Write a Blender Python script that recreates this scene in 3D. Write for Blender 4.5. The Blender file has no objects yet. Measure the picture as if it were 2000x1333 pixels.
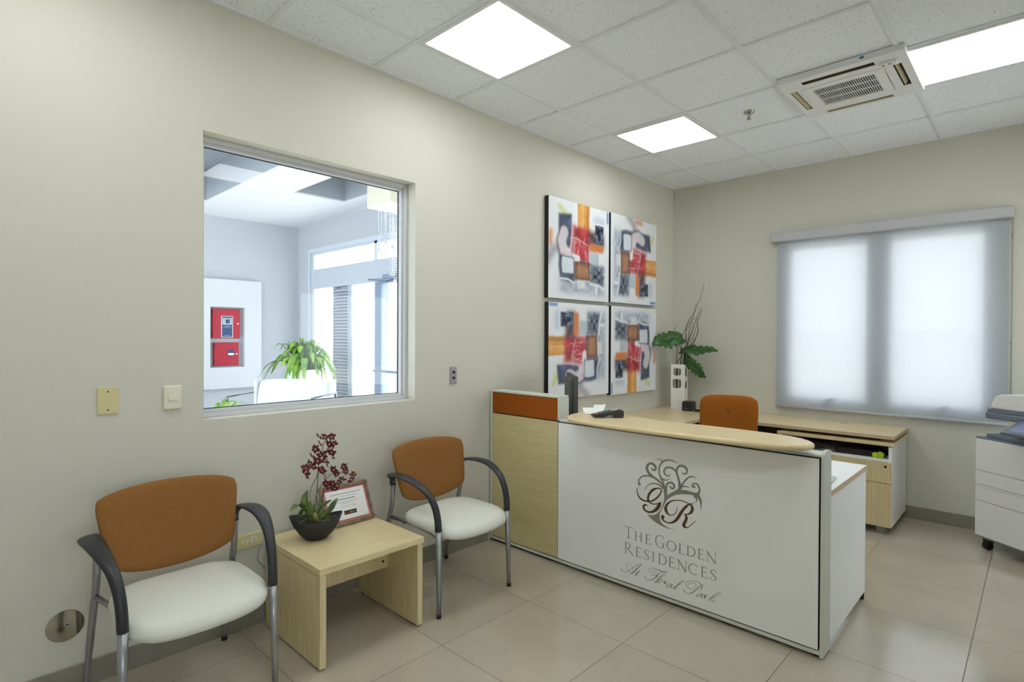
import bpy, bmesh, math, random
import numpy as np
from mathutils import Vector, Matrix, noise
from mathutils.geometry import tessellate_polygon
S = bpy.context.scene
COL = S.collection
PI = math.pi
R = math.radians

# ---------------------------------------------------------------- camera, world, exposure
cam_d = bpy.data.cameras.new('camera')
cam = bpy.data.objects.new('camera', cam_d); COL.objects.link(cam)
cam_d.sensor_fit = 'HORIZONTAL'; cam_d.sensor_width = 36.0
cam_d.lens = 36.0*1087.86/2000
cam_d.clip_start = 0.05; cam_d.clip_end = 200
rx = Vector((0.72484, 0.68890, 0.00495)); ux = Vector((-0.00884, 0.00212, 0.99996)); fx = Vector((-0.68886, 0.72486, -0.00763))
mm = Matrix((rx, ux, -fx)).transposed().to_4x4(); mm.translation = Vector((2.8163, -5.4162, 1.4311))
cam.matrix_world = mm
S.camera = cam

SKY = 4.3
LAMP = 9.2
SUN = 22.0
w = bpy.data.worlds.new('world'); S.world = w; w.use_nodes = True
bg = w.node_tree.nodes['Background']
bg.inputs[0].default_value = (0.86, 0.93, 1.0, 1); bg.inputs[1].default_value = SKY
sun_d = bpy.data.lights.new('sun', 'SUN'); sun_d.energy = SUN; sun_d.angle = R(1.0); sun_d.color = (1.0, 0.97, 0.92)
sun = bpy.data.objects.new('sun', sun_d); COL.objects.link(sun); sun.location = (-10, -4, 20)
sun.rotation_euler = Vector((0.45, 0.12, -0.85)).to_track_quat('-Z', 'Y').to_euler()
S.view_settings.view_transform = 'Standard'; S.view_settings.look = 'None'
S.view_settings.gamma = 1.0; S.view_settings.exposure = 0.16
try: S.view_settings.use_curve_mapping = False
except Exception: pass

# ---------------------------------------------------------------- materials
def s2l(c):
    return tuple((v/255/12.92 if v/255 <= 0.04045 else ((v/255+0.055)/1.055)**2.4) for v in c)
def mat(name, rgb, rough=0.5, metal=0.0, spec=0.5, emit=None, estr=0.0, coat=0.0):
    m = bpy.data.materials.new(name); m.use_nodes = True
    b = m.node_tree.nodes['Principled BSDF']
    b.inputs['Base Color'].default_value = (*s2l(rgb), 1)
    b.inputs['Roughness'].default_value = rough
    b.inputs['Metallic'].default_value = metal
    b.inputs['Specular IOR Level'].default_value = spec
    b.inputs['Coat Weight'].default_value = coat
    if emit: b.inputs['Emission Color'].default_value = (*s2l(emit), 1); b.inputs['Emission Strength'].default_value = estr
    return m
def N(m, t, **kw):
    n = m.node_tree.nodes.new(t)
    for k, v in kw.items(): setattr(n, k, v)
    return n
def L(m, a, b): m.node_tree.links.new(a, b)
def bsdf(m): return m.node_tree.nodes['Principled BSDF']
def coords(m, scale=(1,1,1)):
    t = N(m, 'ShaderNodeTexCoord'); mp = N(m, 'ShaderNodeMapping'); mp.inputs['Scale'].default_value = scale
    L(m, t.outputs['Object'], mp.inputs['Vector']); return mp.outputs['Vector']
def add_bump(m, scale=200, strength=0.1, dist=0.002, stretch=(1,1,1), detail=3):
    n = N(m, 'ShaderNodeTexNoise'); n.inputs['Scale'].default_value = scale; n.inputs['Detail'].default_value = detail
    L(m, coords(m, stretch), n.inputs['Vector'])
    b = N(m, 'ShaderNodeBump'); b.inputs['Strength'].default_value = strength; b.inputs['Distance'].default_value = dist
    L(m, n.outputs['Fac'], b.inputs['Height']); L(m, b.outputs['Normal'], bsdf(m).inputs['Normal'])
def vary(m, rgb1, rgb2, scale=5, stretch=(1,1,1), detail=4, lo=0.35, hi=0.65, rough=0.5):
    n = N(m, 'ShaderNodeTexNoise'); n.inputs['Scale'].default_value = scale; n.inputs['Detail'].default_value = detail
    n.inputs['Roughness'].default_value = rough
    L(m, coords(m, stretch), n.inputs['Vector'])
    r = N(m, 'ShaderNodeValToRGB'); r.color_ramp.elements[0].position = lo; r.color_ramp.elements[1].position = hi
    r.color_ramp.elements[0].color = (*s2l(rgb1), 1); r.color_ramp.elements[1].color = (*s2l(rgb2), 1)
    L(m, n.outputs['Fac'], r.inputs['Fac']); L(m, r.outputs['Color'], bsdf(m).inputs['Base Color'])
    return r

M = {}
M['wall'] = mat('wall_paint', (210,208,196), 0.62, spec=0.3); add_bump(M['wall'], 60, 0.12, 0.003, detail=6)
M['lobby_wall'] = mat('lobby_paint', (190,195,201), 0.7)
M['lobby_ceiling'] = mat('lobby_ceiling_paint', (232,234,238), 0.8)
M['lobby_dark'] = mat('coffer_grey', (172,180,188), 0.8)  # coffer insides, darker grey than the lobby ceiling
M['white_panel'] = mat('white_laminate', (242,243,241), 0.35)
M['white_plastic'] = mat('white_plastic', (232,232,228), 0.4)
M['grey_plastic'] = mat('grey_blue_plastic', (112,120,134), 0.45)
M['dark_plastic'] = mat('dark_plastic', (34,35,38), 0.45)
M['black'] = mat('black_rubber', (14,14,15), 0.6)
M['arm'] = mat('black_armrest', (40,41,45), 0.42)
M['silver'] = mat('silver_painted_steel', (160,162,166), 0.33, metal=0.75)
M['chrome'] = mat('chrome', (186,182,172), 0.08, metal=1.0)
M['alu'] = mat('grey_aluminium_frame', (208,210,212), 0.4)
M['slat'] = mat('shutter_slats', (196,204,214), 0.5)
M['vinyl'] = mat('white_vinyl', (220,221,212), 0.42); 
M['orange'] = mat('orange_weave', (140,98,50), 0.85, spec=0.2); vary(M['orange'], (136,92,47), (148,103,55), 260, detail=2, lo=0.3, hi=0.7); add_bump(M['orange'], 500, 0.35, 0.002)
M['orange_desk'] = mat('orange_fabric', (214,122,40), 0.85, spec=0.2); vary(M['orange_desk'], (150,84,20), (160,93,27), 200, detail=2); add_bump(M['orange_desk'], 500, 0.3, 0.002)
M['orange_board'] = mat('orange_fabric_panel', (152,80,22), 0.9, spec=0.15); add_bump(M['orange_board'], 500, 0.25, 0.002)
M['wood'] = mat('maple_laminate', (222,202,158), 0.32); vary(M['wood'], (216,194,148), (230,212,170), 9, (1, 12, 12), 6, 0.3, 0.7); 
M['wood_v'] = mat('maple_laminate_upright', (222,202,158), 0.4); vary(M['wood_v'], (206,188,140), (222,206,162), 22, (3, 3, 0.22), 6, 0.3, 0.7)
M['wood_table'] = mat('maple_table_top', (222,202,158), 0.34); vary(M['wood_table'], (214,194,146), (228,212,168), 7, (12, 1, 12), 6, 0.3, 0.7)
M['wood_h'] = mat('lime_oak_panel', (196,176,120), 0.45); vary(M['wood_h'], (196,182,132), (212,199,150), 6, (1, 1, 16), 7, 0.3, 0.7, 0.6)
M['wood_edge'] = mat('maple_edge_band', (200,178,146), 0.45)
M['grout'] = mat('grout', (110,100,88), 0.8)
M['base_tile'] = mat('grey_tile_baseboard', (136,129,118), 0.4); vary(M['base_tile'], (128,121,110), (146,139,128), 4, detail=6)
M['tbar'] = mat('white_tbar', (232,235,238), 0.5)
M['leaf'] = mat('orchid_leaf', (74,96,44), 0.4); vary(M['leaf'], (58,82,40), (112,128,62), 30, detail=3)
M['leaf_pale'] = mat('pale_leaf', (186,184,112), 0.5)
M['stem'] = mat('green_stem', (112,124,70), 0.6)
M['stick'] = mat('dark_stake', (40,34,28), 0.7)
M['petal'] = mat('burgundy_petal', (92,22,34), 0.5); vary(M['petal'], (70,14,28), (112,26,38), 90, detail=2)
M['petal_centre'] = mat('flower_centre', (226,206,190), 0.5)
M['petal_yellow'] = mat('yellow_lip', (226,180,70), 0.5)
M['bowl'] = mat('black_stoneware', (44,43,42), 0.7); add_bump(M['bowl'], 300, 0.2, 0.001)
M['soil'] = mat('moss', (62,56,38), 0.95)
M['bronze_frame'] = mat('bronze_wood_frame', (112,88,62), 0.35, metal=0.2); vary(M['bronze_frame'], (112,94,66), (146,128,98), 30)
M['paper'] = mat('paper', (238,238,236), 0.8)
M['paper_red'] = mat('certificate_border', (188,112,116), 0.8); vary(M['paper_red'], (176,96,102), (204,140,140), 200)
M['ink'] = mat('grey_ink', (150,148,146), 0.8)
M['ink_dark'] = mat('dark_ink', (48,42,46), 0.8)
M['red_ink'] = mat('red_ink', (200,50,44), 0.7)
M['yellow_ink'] = mat('yellow_ink', (236,196,60), 0.7)
M['beige_plate'] = mat('almond_plate', (214,204,150), 0.35)
M['almond_dark'] = mat('dark_slot_and_screw', (60,56,44), 0.5)  # dark colour of the screws and socket slots
M['ivory_plate'] = mat('ivory_switch', (228,224,204), 0.35)
M['steel_plate'] = mat('steel_plate', (168,166,168), 0.3, metal=0.8)
M['monstera'] = mat('monstera_leaf', (48,92,42), 0.35); vary(M['monstera'], (36,76,34), (66,112,48), 20)
M['twig'] = mat('dark_twig', (58,44,42), 0.8)
M['ceramic'] = mat('white_ceramic', (236,236,232), 0.3)
M['logo_grey'] = mat('taupe_vinyl_decal', (134,136,122), 0.5)
M['logo_text'] = mat('warm_grey_lettering', (142,143,132), 0.5)
M['logo_brown'] = mat('brown_vinyl_decal', (88,60,34), 0.5)
M['canvas_edge'] = mat('black_canvas_edge', (22,20,20), 0.7)
M['ac'] = mat('air_conditioner_plastic', (232,233,234), 0.45)
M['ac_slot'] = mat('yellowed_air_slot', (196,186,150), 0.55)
M['ac_dark'] = mat('dark_air_slot', (84,72,50), 0.7)  # brown put in for the shade inside two shallow slots
M['tape'] = mat('blue_tape', (52,136,170), 0.6)
M['lime'] = mat('lime_plastic', (176,206,44), 0.4)
M['fire_red'] = mat('red_enamel', (176,24,52), 0.4)
M['blue_panel'] = mat('blue_label', (40,72,120), 0.4)
M['plant'] = mat('lobby_leaf', (96,148,62), 0.45); vary(M['plant'], (70,124,56), (150,190,74), 6, detail=2)
M['concrete'] = mat('concrete', (198,196,188), 0.9); vary(M['concrete'], (188,186,178), (210,208,200), 3)
M['lawn'] = mat('lawn', (110,150,70), 0.95); vary(M['lawn'], (90,130,56), (130,170,84), 40)
M['niche_board'] = mat('niche_board_paint', (210,214,219), 0.7)
M['lobby_floor'] = mat('lobby_floor', (206,204,198), 0.35)
M['shutter'] = mat('grey_shutter', (150,162,176), 0.5)
M['glazing_frame'] = mat('pale_aluminium', (206,214,224), 0.45)
M['door_frame'] = mat('blue_grey_aluminium', (136,152,176), 0.45)
M['sofa'] = mat('white_leather', (226,230,236), 0.45)
M['roller'] = mat('roller_cassette', (186,188,190), 0.5)
M['purple'] = mat('dark_purple_cover', (74,52,66), 0.6)
M['green_key'] = mat('green_key', (70,170,90), 0.5)
M['screen'] = mat('display', (170,180,190), 0.2)
M['screen_blue'] = mat('lit_panel_display', (110,120,160), 0.2, emit=(170,178,230), estr=0.08)
M['monitor'] = mat('monitor_shell', (72,74,72), 0.5)
M['white_edge'] = mat('pale_powder_coat', (206,208,198), 0.4)

# lamp diffuser
M['diffuser'] = mat('lit_diffuser', (255,255,255), 0.5, emit=(248,253,252), estr=LAMP)
# ceiling tile : fissured mineral fibre
m = M['ceiling'] = mat('mineral_fibre_tile', (214,214,210), 0.85, spec=0.2)
v = N(m, 'ShaderNodeTexNoise'); v.inputs['Scale'].default_value = 85; v.inputs['Detail'].default_value = 4; v.inputs['Roughness'].default_value = 0.7
L(m, coords(m), v.inputs['Vector'])
r = N(m, 'ShaderNodeValToRGB'); r.color_ramp.elements[0].position = 0.345; r.color_ramp.elements[1].position = 0.41
r.color_ramp.elements[0].color = (*s2l((170,168,160)), 1); r.color_ramp.elements[1].color = (*s2l((243,247,252)), 1)
L(m, v.outputs['Fac'], r.inputs['Fac']); L(m, r.outputs['Color'], bsdf(m).inputs['Base Color'])
b = N(m, 'ShaderNodeBump'); b.inputs['Strength'].default_value = 0.4; b.inputs['Distance'].default_value = 0.002
L(m, r.outputs['Color'], b.inputs['Height']); L(m, b.outputs['Normal'], bsdf(m).inputs['Normal'])

# floor tiles with thin joints
m = M['floor'] = mat('porcelain_floor_tile', (186,176,158), 0.22, spec=0.5); bsdf(m).inputs['IOR'].default_value = 2.2
t = N(m, 'ShaderNodeTexCoord'); sp = N(m, 'ShaderNodeSeparateXYZ'); L(m, t.outputs['Object'], sp.inputs[0])
def mth(op, a, b=None, c=None):
    n = N(m, 'ShaderNodeMath', operation=op)
    for i, q in enumerate((a, b, c)):
        if q is None: continue
        if isinstance(q, (int, float)): n.inputs[i].default_value = q
        else: L(m, q, n.inputs[i])
    return n.outputs[0]
def joint(sock, off, per, wd):
    u = mth('DIVIDE', mth('ADD', sock, -off), per)
    f = mth('FRACT', u); d = mth('MINIMUM', f, mth('SUBTRACT', 1.0, f))
    return mth('LESS_THAN', d, wd/per/2), mth('FLOOR', u)
jx, ix = joint(sp.outputs[0], 2.0-0.59*20, 0.59, 0.0035)
jy, iy = joint(sp.outputs[1], -0.779-0.599*20, 0.599, 0.0035)
j = mth('MAXIMUM', jx, jy)
cb = N(m, 'ShaderNodeCombineXYZ'); L(m, ix, cb.inputs[0]); L(m, iy, cb.inputs[1])
wn = N(m, 'ShaderNodeTexWhiteNoise'); L(m, cb.outputs[0], wn.inputs['Vector'])
nz = N(m, 'ShaderNodeTexNoise'); nz.inputs['Scale'].default_value = 2.2; nz.inputs['Detail'].default_value = 6; L(m, t.outputs['Object'], nz.inputs['Vector'])
fac = mth('ADD', mth('MULTIPLY', nz.outputs['Fac'], 0.8), mth('MULTIPLY', wn.outputs['Value'], 0.25))
r = N(m, 'ShaderNodeValToRGB'); r.color_ramp.elements[0].position = 0.3; r.color_ramp.elements[1].position = 0.75
r.color_ramp.elements[0].color = (*s2l((178,168,150)), 1); r.color_ramp.elements[1].color = (*s2l((194,185,168)), 1)
L(m, fac, r.inputs['Fac'])
mx = N(m, 'ShaderNodeMix', data_type='RGBA'); L(m, j, mx.inputs['Factor']); L(m, r.outputs['Color'], mx.inputs['A']); mx.inputs['B'].default_value = (*s2l((92,82,70)), 1)
L(m, mx.outputs['Result'], bsdf(m).inputs['Base Color'])
L(m, mth('ADD', 0.11, mth('MULTIPLY', j, 0.5)), bsdf(m).inputs['Roughness'])
b = N(m, 'ShaderNodeBump'); b.invert = True; b.inputs['Strength'].default_value = 0.5; b.inputs['Distance'].default_value = 0.001
L(m, j, b.inputs['Height']); L(m, b.outputs['Normal'], bsdf(m).inputs['Normal'])

# thin architectural glass
def glass(name, tint=(0.96,0.98,1.0)):
    m = bpy.data.materials.new(name); m.use_nodes = True
    nt = m.node_tree; nt.nodes.remove(bsdf(m)); out = nt.nodes['Material Output']
    tr = N(m, 'ShaderNodeBsdfTransparent'); tr.inputs[0].default_value = (*tint, 1)
    gl = N(m, 'ShaderNodeBsdfGlossy'); gl.inputs['Roughness'].default_value = 0.0
    fr = N(m, 'ShaderNodeFresnel'); fr.inputs['IOR'].default_value = 1.5
    mx = N(m, 'ShaderNodeMixShader'); L(m, fr.outputs[0], mx.inputs[0]); L(m, tr.outputs[0], mx.inputs[1]); L(m, gl.outputs[0], mx.inputs[2])
    L(m, mx.outputs[0], out.inputs[0]); return m
M['glass'] = glass('window_glass')
m = M['crystal'] = mat('crystal', (240,246,255), 0.02, spec=1.0); bsdf(m).inputs['Transmission Weight'].default_value = 0.6
# blind : sun screen cloth, partly see-through
m = M['blind'] = bpy.data.materials.new('sunscreen_cloth'); m.use_nodes = True
m.node_tree.nodes.remove(bsdf(m)); out = m.node_tree.nodes['Material Output']
df = N(m, 'ShaderNodeBsdfDiffuse'); df.inputs[0].default_value = (0.88,0.93,0.97,1)
tl = N(m, 'ShaderNodeBsdfTranslucent'); tl.inputs[0].default_value = (0.47,0.485,0.515,1)
tp = N(m, 'ShaderNodeBsdfTransparent')
a = N(m, 'ShaderNodeMixShader'); a.inputs[0].default_value = 0.6; L(m, df.outputs[0], a.inputs[1]); L(m, tl.outputs[0], a.inputs[2])
wv = N(m, 'ShaderNodeTexNoise'); wv.inputs['Scale'].default_value = 60; L(m, coords(m, (1,1,14)), wv.inputs['Vector'])
mr = N(m, 'ShaderNodeMapRange'); mr.inputs['To Min'].default_value = 0.13; mr.inputs['To Max'].default_value = 0.20; L(m, wv.outputs['Fac'], mr.inputs['Value'])
c = N(m, 'ShaderNodeMixShader'); L(m, mr.outputs[0], c.inputs[0]); L(m, a.outputs[0], c.inputs[1]); L(m, tp.outputs[0], c.inputs[2])
L(m, c.outputs[0], out.inputs[0])

# ---------------------------------------------------------------- geometry helpers
class MB:
    def __init__(s): s.v = []; s.f = []; s.sm = []; s.mi = []
    def add(s, vs, fs, smooth=False, mi=0):
        o = len(s.v); s.v += [Vector(v) for v in vs]
        for f in fs: s.f.append([i+o for i in f]); s.sm.append(smooth); s.mi.append(mi)
        return s
    def box(s, x0, x1, y0, y1, z0, z1, mi=0):
        if x0 > x1: x0, x1 = x1, x0
        if y0 > y1: y0, y1 = y1, y0
        if z0 > z1: z0, z1 = z1, z0
        vs = [(x0,y0,z0),(x1,y0,z0),(x1,y1,z0),(x0,y1,z0),(x0,y0,z1),(x1,y0,z1),(x1,y1,z1),(x0,y1,z1)]
        return s.add(vs, [(0,3,2,1),(4,5,6,7),(0,1,5,4),(1,2,6,5),(2,3,7,6),(3,0,4,7)], False, mi)
    def tube(s, pts, rad, n=12, cap=True, flat=None, up=None, mi=0):
        pts = [Vector(p) for p in pts]; k = len(pts)
        rs = rad if isinstance(rad, (list, tuple)) else [rad]*k
        ring = []; prev = Vector(up) if up else None
        for i, p in enumerate(pts):
            t = (pts[min(i+1,k-1)]-pts[max(i-1,0)]).normalized()
            if prev is None:
                prev = Vector((0,0,1)) if abs(t.z) < 0.9 else Vector((1,0,0))
            a = (prev - t*prev.dot(t)).normalized(); b = t.cross(a); 
            if not up: prev = a
            q = rs[i]; ra, rb = (q if isinstance(q, (list, tuple)) else (q, q))
            ring.append([p + a*(ra*math.cos(2*PI*j/n)) + b*(rb*math.sin(2*PI*j/n)) for j in range(n)])
        vs = [v for r_ in ring for v in r_]
        fs = [(i*n+j, i*n+(j+1)%n, (i+1)*n+(j+1)%n, (i+1)*n+j) for i in range(k-1) for j in range(n)]
        s.add(vs, fs, True, mi)
        if cap:
            s.add(ring[0], [tuple(range(n))[::-1]], False, mi); s.add(ring[-1], [tuple(range(n))], False, mi)
        return s
    def lathe(s, prof, c=(0,0,0), n=24, ax=1.0, ay=1.0, mi=0, smooth=True):
        vs = []; k = len(prof)
        for r_, z in prof:
            for j in range(n): vs.append((c[0]+r_*ax*math.cos(2*PI*j/n), c[1]+r_*ay*math.sin(2*PI*j/n), c[2]+z))
        fs = [(i*n+j, i*n+(j+1)%n, (i+1)*n+(j+1)%n, (i+1)*n+j) for i in range(k-1) for j in range(n)]
        return s.add(vs, fs, smooth, mi)
    def prism(s, poly, axis, a, b, mi=0):      # poly in the two other axes
        def P(u, v, t): return {'x': (t,u,v), 'y': (u,t,v), 'z': (u,v,t)}[axis]
        n = len(poly); vs = [P(u,v,a) for u,v in poly]+[P(u,v,b) for u,v in poly]
        tris = tessellate_polygon([[Vector((u,v,0)) for u,v in poly]])
        fs = [tuple(t) for t in tris]+[tuple(i+n for i in t)[::-1] for t in tris]+[(i,(i+1)%n,n+(i+1)%n,n+i) for i in range(n)]
        return s.add(vs, fs, False, mi)
    def disc(s, c, r_, axis='x', t=0.002, n=32, rz=None, mi=0):
        rz = rz or r_
        return s.prism([(c[1]+r_*math.cos(2*PI*i/n), c[2]+rz*math.sin(2*PI*i/n)) for i in range(n)] if axis == 'x' else
                       [(c[0]+r_*math.cos(2*PI*i/n), (c[2] if axis == 'y' else c[1])+rz*math.sin(2*PI*i/n)) for i in range(n)],
                       axis, {'x': c[0], 'y': c[1], 'z': c[2]}[axis], {'x': c[0], 'y': c[1], 'z': c[2]}[axis]+t, mi)
    def sphere(s, c, r_, n=10, m_=6, mi=0, sc=(1,1,1)):
        prof = [(max(1e-4, math.sin(PI*i/m_))*r_, -math.cos(PI*i/m_)*r_*sc[2]) for i in range(m_+1)]
        return s.lathe(prof, c, n, sc[0], sc[1], mi)
    def build(s, name, mats, parent=None, bevel=0.0, world=True, segs=2, recalc=True, subsurf=0):
        me = bpy.data.meshes.new(name)
        off = parent.location if (parent and world) else Vector((0,0,0))
        if parent and world and parent.parent: off = off + parent.parent.location
        if parent and world and parent.parent and parent.parent.parent: off = off + parent.parent.parent.location
        me.from_pydata([v-off for v in s.v], [], s.f)
        me.polygons.foreach_set('use_smooth', s.sm); me.polygons.foreach_set('material_index', s.mi)
        if not isinstance(mats, (list, tuple)): mats = [mats]
        for q in mats: me.materials.append(q)
        me.update()
        if recalc:
            bm = bmesh.new(); bm.from_mesh(me); bmesh.ops.remove_doubles(bm, verts=bm.verts, dist=1e-6)
            bmesh.ops.recalc_face_normals(bm, faces=bm.faces); bm.to_mesh(me); bm.free()
        o = bpy.data.objects.new(name, me); COL.objects.link(o)
        if parent: o.parent = parent
        if bevel:
            bv = o.modifiers.new('bevel', 'BEVEL'); bv.width = bevel; bv.segments = segs; bv.limit_method = 'ANGLE'; bv.angle_limit = R(40)
        if subsurf:
            sb = o.modifiers.new('sub', 'SUBSURF'); sb.levels = subsurf; sb.render_levels = subsurf
        return o
def box(x0,x1,y0,y1,z0,z1): return MB().box(x0,x1,y0,y1,z0,z1)
def tag(o, label=None, cat=None, group=None, kind=None):
    if label: o['label'] = label
    if cat: o['category'] = cat
    if group: o['group'] = group
    if kind: o['kind'] = kind
    return o
def thing(name, label, cat, loc=(0,0,0), rz=0.0, group=None):
    o = bpy.data.objects.new(name, None); COL.objects.link(o); o.location = loc; o.rotation_euler = (0,0,rz)
    o.empty_display_size = 0.1
    return tag(o, label, cat, group)
def copy_tree(o, parent=None, loc=None, label=None):
    c = o.copy(); COL.objects.link(c)
    if parent: c.parent = parent
    if loc is not None: c.location = loc
    if label: c['label'] = label
    for ch in list(o.children): copy_tree(ch, c)
    return c
def st(o): o['kind'] = 'structure'; return o
def crom(pts, n=6):
    a = [np.array(p, float) for p in pts]; a = [2*a[0]-a[1]]+a+[2*a[-1]-a[-2]]; out = []
    for i in range(1, len(a)-2):
        for k in range(n):
            t = k/n
            out.append(0.5*((2*a[i])+(-a[i-1]+a[i+1])*t+(2*a[i-1]-5*a[i]+4*a[i+1]-a[i+2])*t*t+(-a[i-1]+3*a[i]-3*a[i+1]+a[i+2])*t**3))
    out.append(a[-2]); return out
def padded(mb, half, top, bot, xc, thick, ns=28, nt=18, p=5.0, axis='x', mi=0):
    """upholstered panel: s across, t up; half(t), top(s), bot(s), xc(s,t) -> points (x, y, z)"""
    F = []; B = []
    for j in range(nt+1):
        for i in range(ns+1):
            s_ = -math.cos(PI*i/ns); t = (1-math.cos(PI*j/nt))/2; q = 2*t-1
            # round the corners (superellipse squeeze)
            cs = s_*(1-0.06*abs(q)**6*abs(s_)**2); cq = q*(1-0.06*abs(s_)**6*abs(q)**2)
            z = bot(cs)+(top(cs)-bot(cs))*(cq+1)/2
            y = cs*half(t)
            th = thick*(max(0.0, 1-abs(s_)**p)**(1/p*1.6))*(max(0.0, 1-abs(q)**p)**(1/p*1.6))
            c = xc(cs, t)
            F.append((c+th/2, y, z)); B.append((c-th/2, y, z))
    n = ns+1
    fs = [(j*n+i, j*n+i+1, (j+1)*n+i+1, (j+1)*n+i) for j in range(nt) for i in range(ns)]
    mb.add(F, fs, True, mi); mb.add(B, [f[::-1] for f in fs], True, mi)
    return mb
LOGO_TREE=[[(13576,6083,150),(13514,6336,101),(13415,6561,107),(13317,6721,113),(13230,6905,96),(13208,7124,82),(13251,7353,82),(13383,7563,86),(13551,7690,76),(13767,7756,70),(14004,7750,59),(14169,7689,43),(14263,7628,19)],[(13407,7611,90),(13334,7677,54),(13211,7714,31),(13015,7672,13)],[(13365,6707,73),(13511,6645,79),(13656,6660,51),(13775,6715,33),(13881,6789,12)],[(13539,6120,77),(13417,6340,92),(13221,6504,126),(12973,6637,125),(12724,6750,157),(12572,6881,158),(12482,7047,161),(12494,7230,155),(12619,7374,121),(12769,7405,130),(12918,7344,143),(13006,7202,140),(12945,7069,98),(12821,7070,94),(12758,7149,61),(12795,7212,23)],[(12824,6655,71),(12624,6687,83),(12396,6670,80),(12167,6584,74),(12014,6420,78),(11951,6248,76),(11977,6116,80)],[(13467,6150,101),(13271,6291,84),(13074,6343,79),(12852,6324,65),(12627,6226,51),(12452,6069,35),(12364,5916,28),(12327,5795,12)],[(14436,6337,213),(14399,6611,143),(14351,6819,121),(14279,7023,112),(14196,7204,109),(14054,7321,110),(13865,7366,99),(13698,7343,97),(13567,7251,94),(13503,7108,96),(13557,6962,91),(13678,6895,74),(13797,6916,54),(13879,7018,17)],[(14267,7086,95),(14242,7277,101),(14311,7462,105),(14449,7554,117),(14633,7558,127),(14771,7474,135),(14817,7353,100),(14773,7217,82),(14671,7156,76),(14579,7183,51),(14521,7216,19)],[(14504,6458,148),(14594,6647,91),(14753,6870,89),(14911,7027,72),(15090,7101,59),(15247,7086,41),(15325,7016,14)],[(14436,6337,122),(14596,6497,69),(14778,6520,61),(14892,6510,40),(15005,6493,11)],[(13613,5936,166),(13635,6249,113),(13669,6410,108),(13800,6544,96),(13990,6557,109),(14097,6446,112),(14062,6287,90),(13921,6281,95),(13861,6358,59),(13896,6386,16)],[(15452,6279,146),(15506,6458,87),(15472,6620,93),(15382,6751,89),(15249,6779,71),(15138,6706,72),(15105,6614,78),(15162,6561,72)],[(15187,6125,95),(15322,6036,101),(15367,5939,76),(15334,5837,39),(15223,5803,16)]]
LOGO_TRUNK=[(12514,4571),(12690,4549),(12890,4588),(13062,4694),(13209,4849),(13330,5031),(13425,5229),(13484,5418),(13524,5604),(13530,5781),(13512,5911),(13480,6037),(13539,6181),(13688,6209),(13689,6012),(13691,5840),(13805,5935),(13993,6071),(14181,6195),(14320,6331),(14354,6445),(14573,6476),(14459,6282),(14711,6331),(15006,6313),(15275,6291),(15386,6313),(15497,6240),(15586,6089),(15642,5870),(15611,5611),(15527,5234),(15558,5431),(15567,5643),(15533,5847),(15454,6020),(15343,6093),(15187,6146),(14940,6140),(14713,6105),(14484,6060),(14252,5992),(14018,5880),(13806,5727),(13664,5566),(13569,5392),(13426,5096),(13330,4920),(13271,4751),(13255,4570),(13298,4402),(13408,4272),(13578,4180),(13771,4126),(13961,4117),(14196,4152),(14009,4107),(13771,4082),(13531,4102),(13287,4155),(13041,4231),(12817,4335),(12641,4453)]
LOGO_TREE_DOTS=[(12011,6140,88),(15206,6591,70)]
LOGO_MONOGRAM=[[(11901,5958,20),(11863,5791,47),(11904,5546,71),(12048,5369,96),(12254,5286,93),(12508,5282,82),(12734,5334,77),(12958,5465,88),(13178,5688,94),(13323,5917,75),(13358,6057,66),(13272,6130,61),(13101,6108,73),(12879,5998,127),(12681,5791,132),(12569,5566,132),(12558,5383,125),(12635,5263,79),(12785,5205,62),(12984,5224,52),(13181,5299,55),(13302,5380,29),(13351,5457,9)],[(13283,5376,136),(13218,5185,197),(13060,4950,176),(12839,4778,126),(12614,4706,104),(12411,4741,113),(12296,4852,125),(12295,4988,115),(12396,5066,87),(12510,5056,49),(12561,5027,13)],[(14269,5365,24),(14277,5215,31),(14190,5000,37),(14026,4854,41),(13861,4828,61),(13693,4912,129),(13620,5072,163),(13642,5253,131),(13784,5459,94),(13997,5613,62),(14255,5699,47),(14556,5729,44),(14785,5690,50),(14944,5659,43),(15224,5714,29)],[(14989,5658,39),(14832,5529,119),(14628,5291,141),(14446,4992,156),(14286,4717,154),(14100,4522,120),(13888,4407,76),(13673,4389,65),(13504,4449,92),(13418,4540,131),(13406,4626,100)],[(14944,5649,48),(15080,5582,122),(15126,5421,159),(15060,5236,139),(14925,5121,79),(14790,5065,54),(14630,5055,22)],[(14721,5054,49),(14802,4922,141),(14769,4742,148),(14680,4549,161),(14669,4439,179),(14772,4378,81),(14908,4421,43),(15065,4576,35),(15220,4762,31),(15353,4856,23)]]
LOGO_MONOGRAM_DOTS=[(13454,4637,98)]
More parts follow.
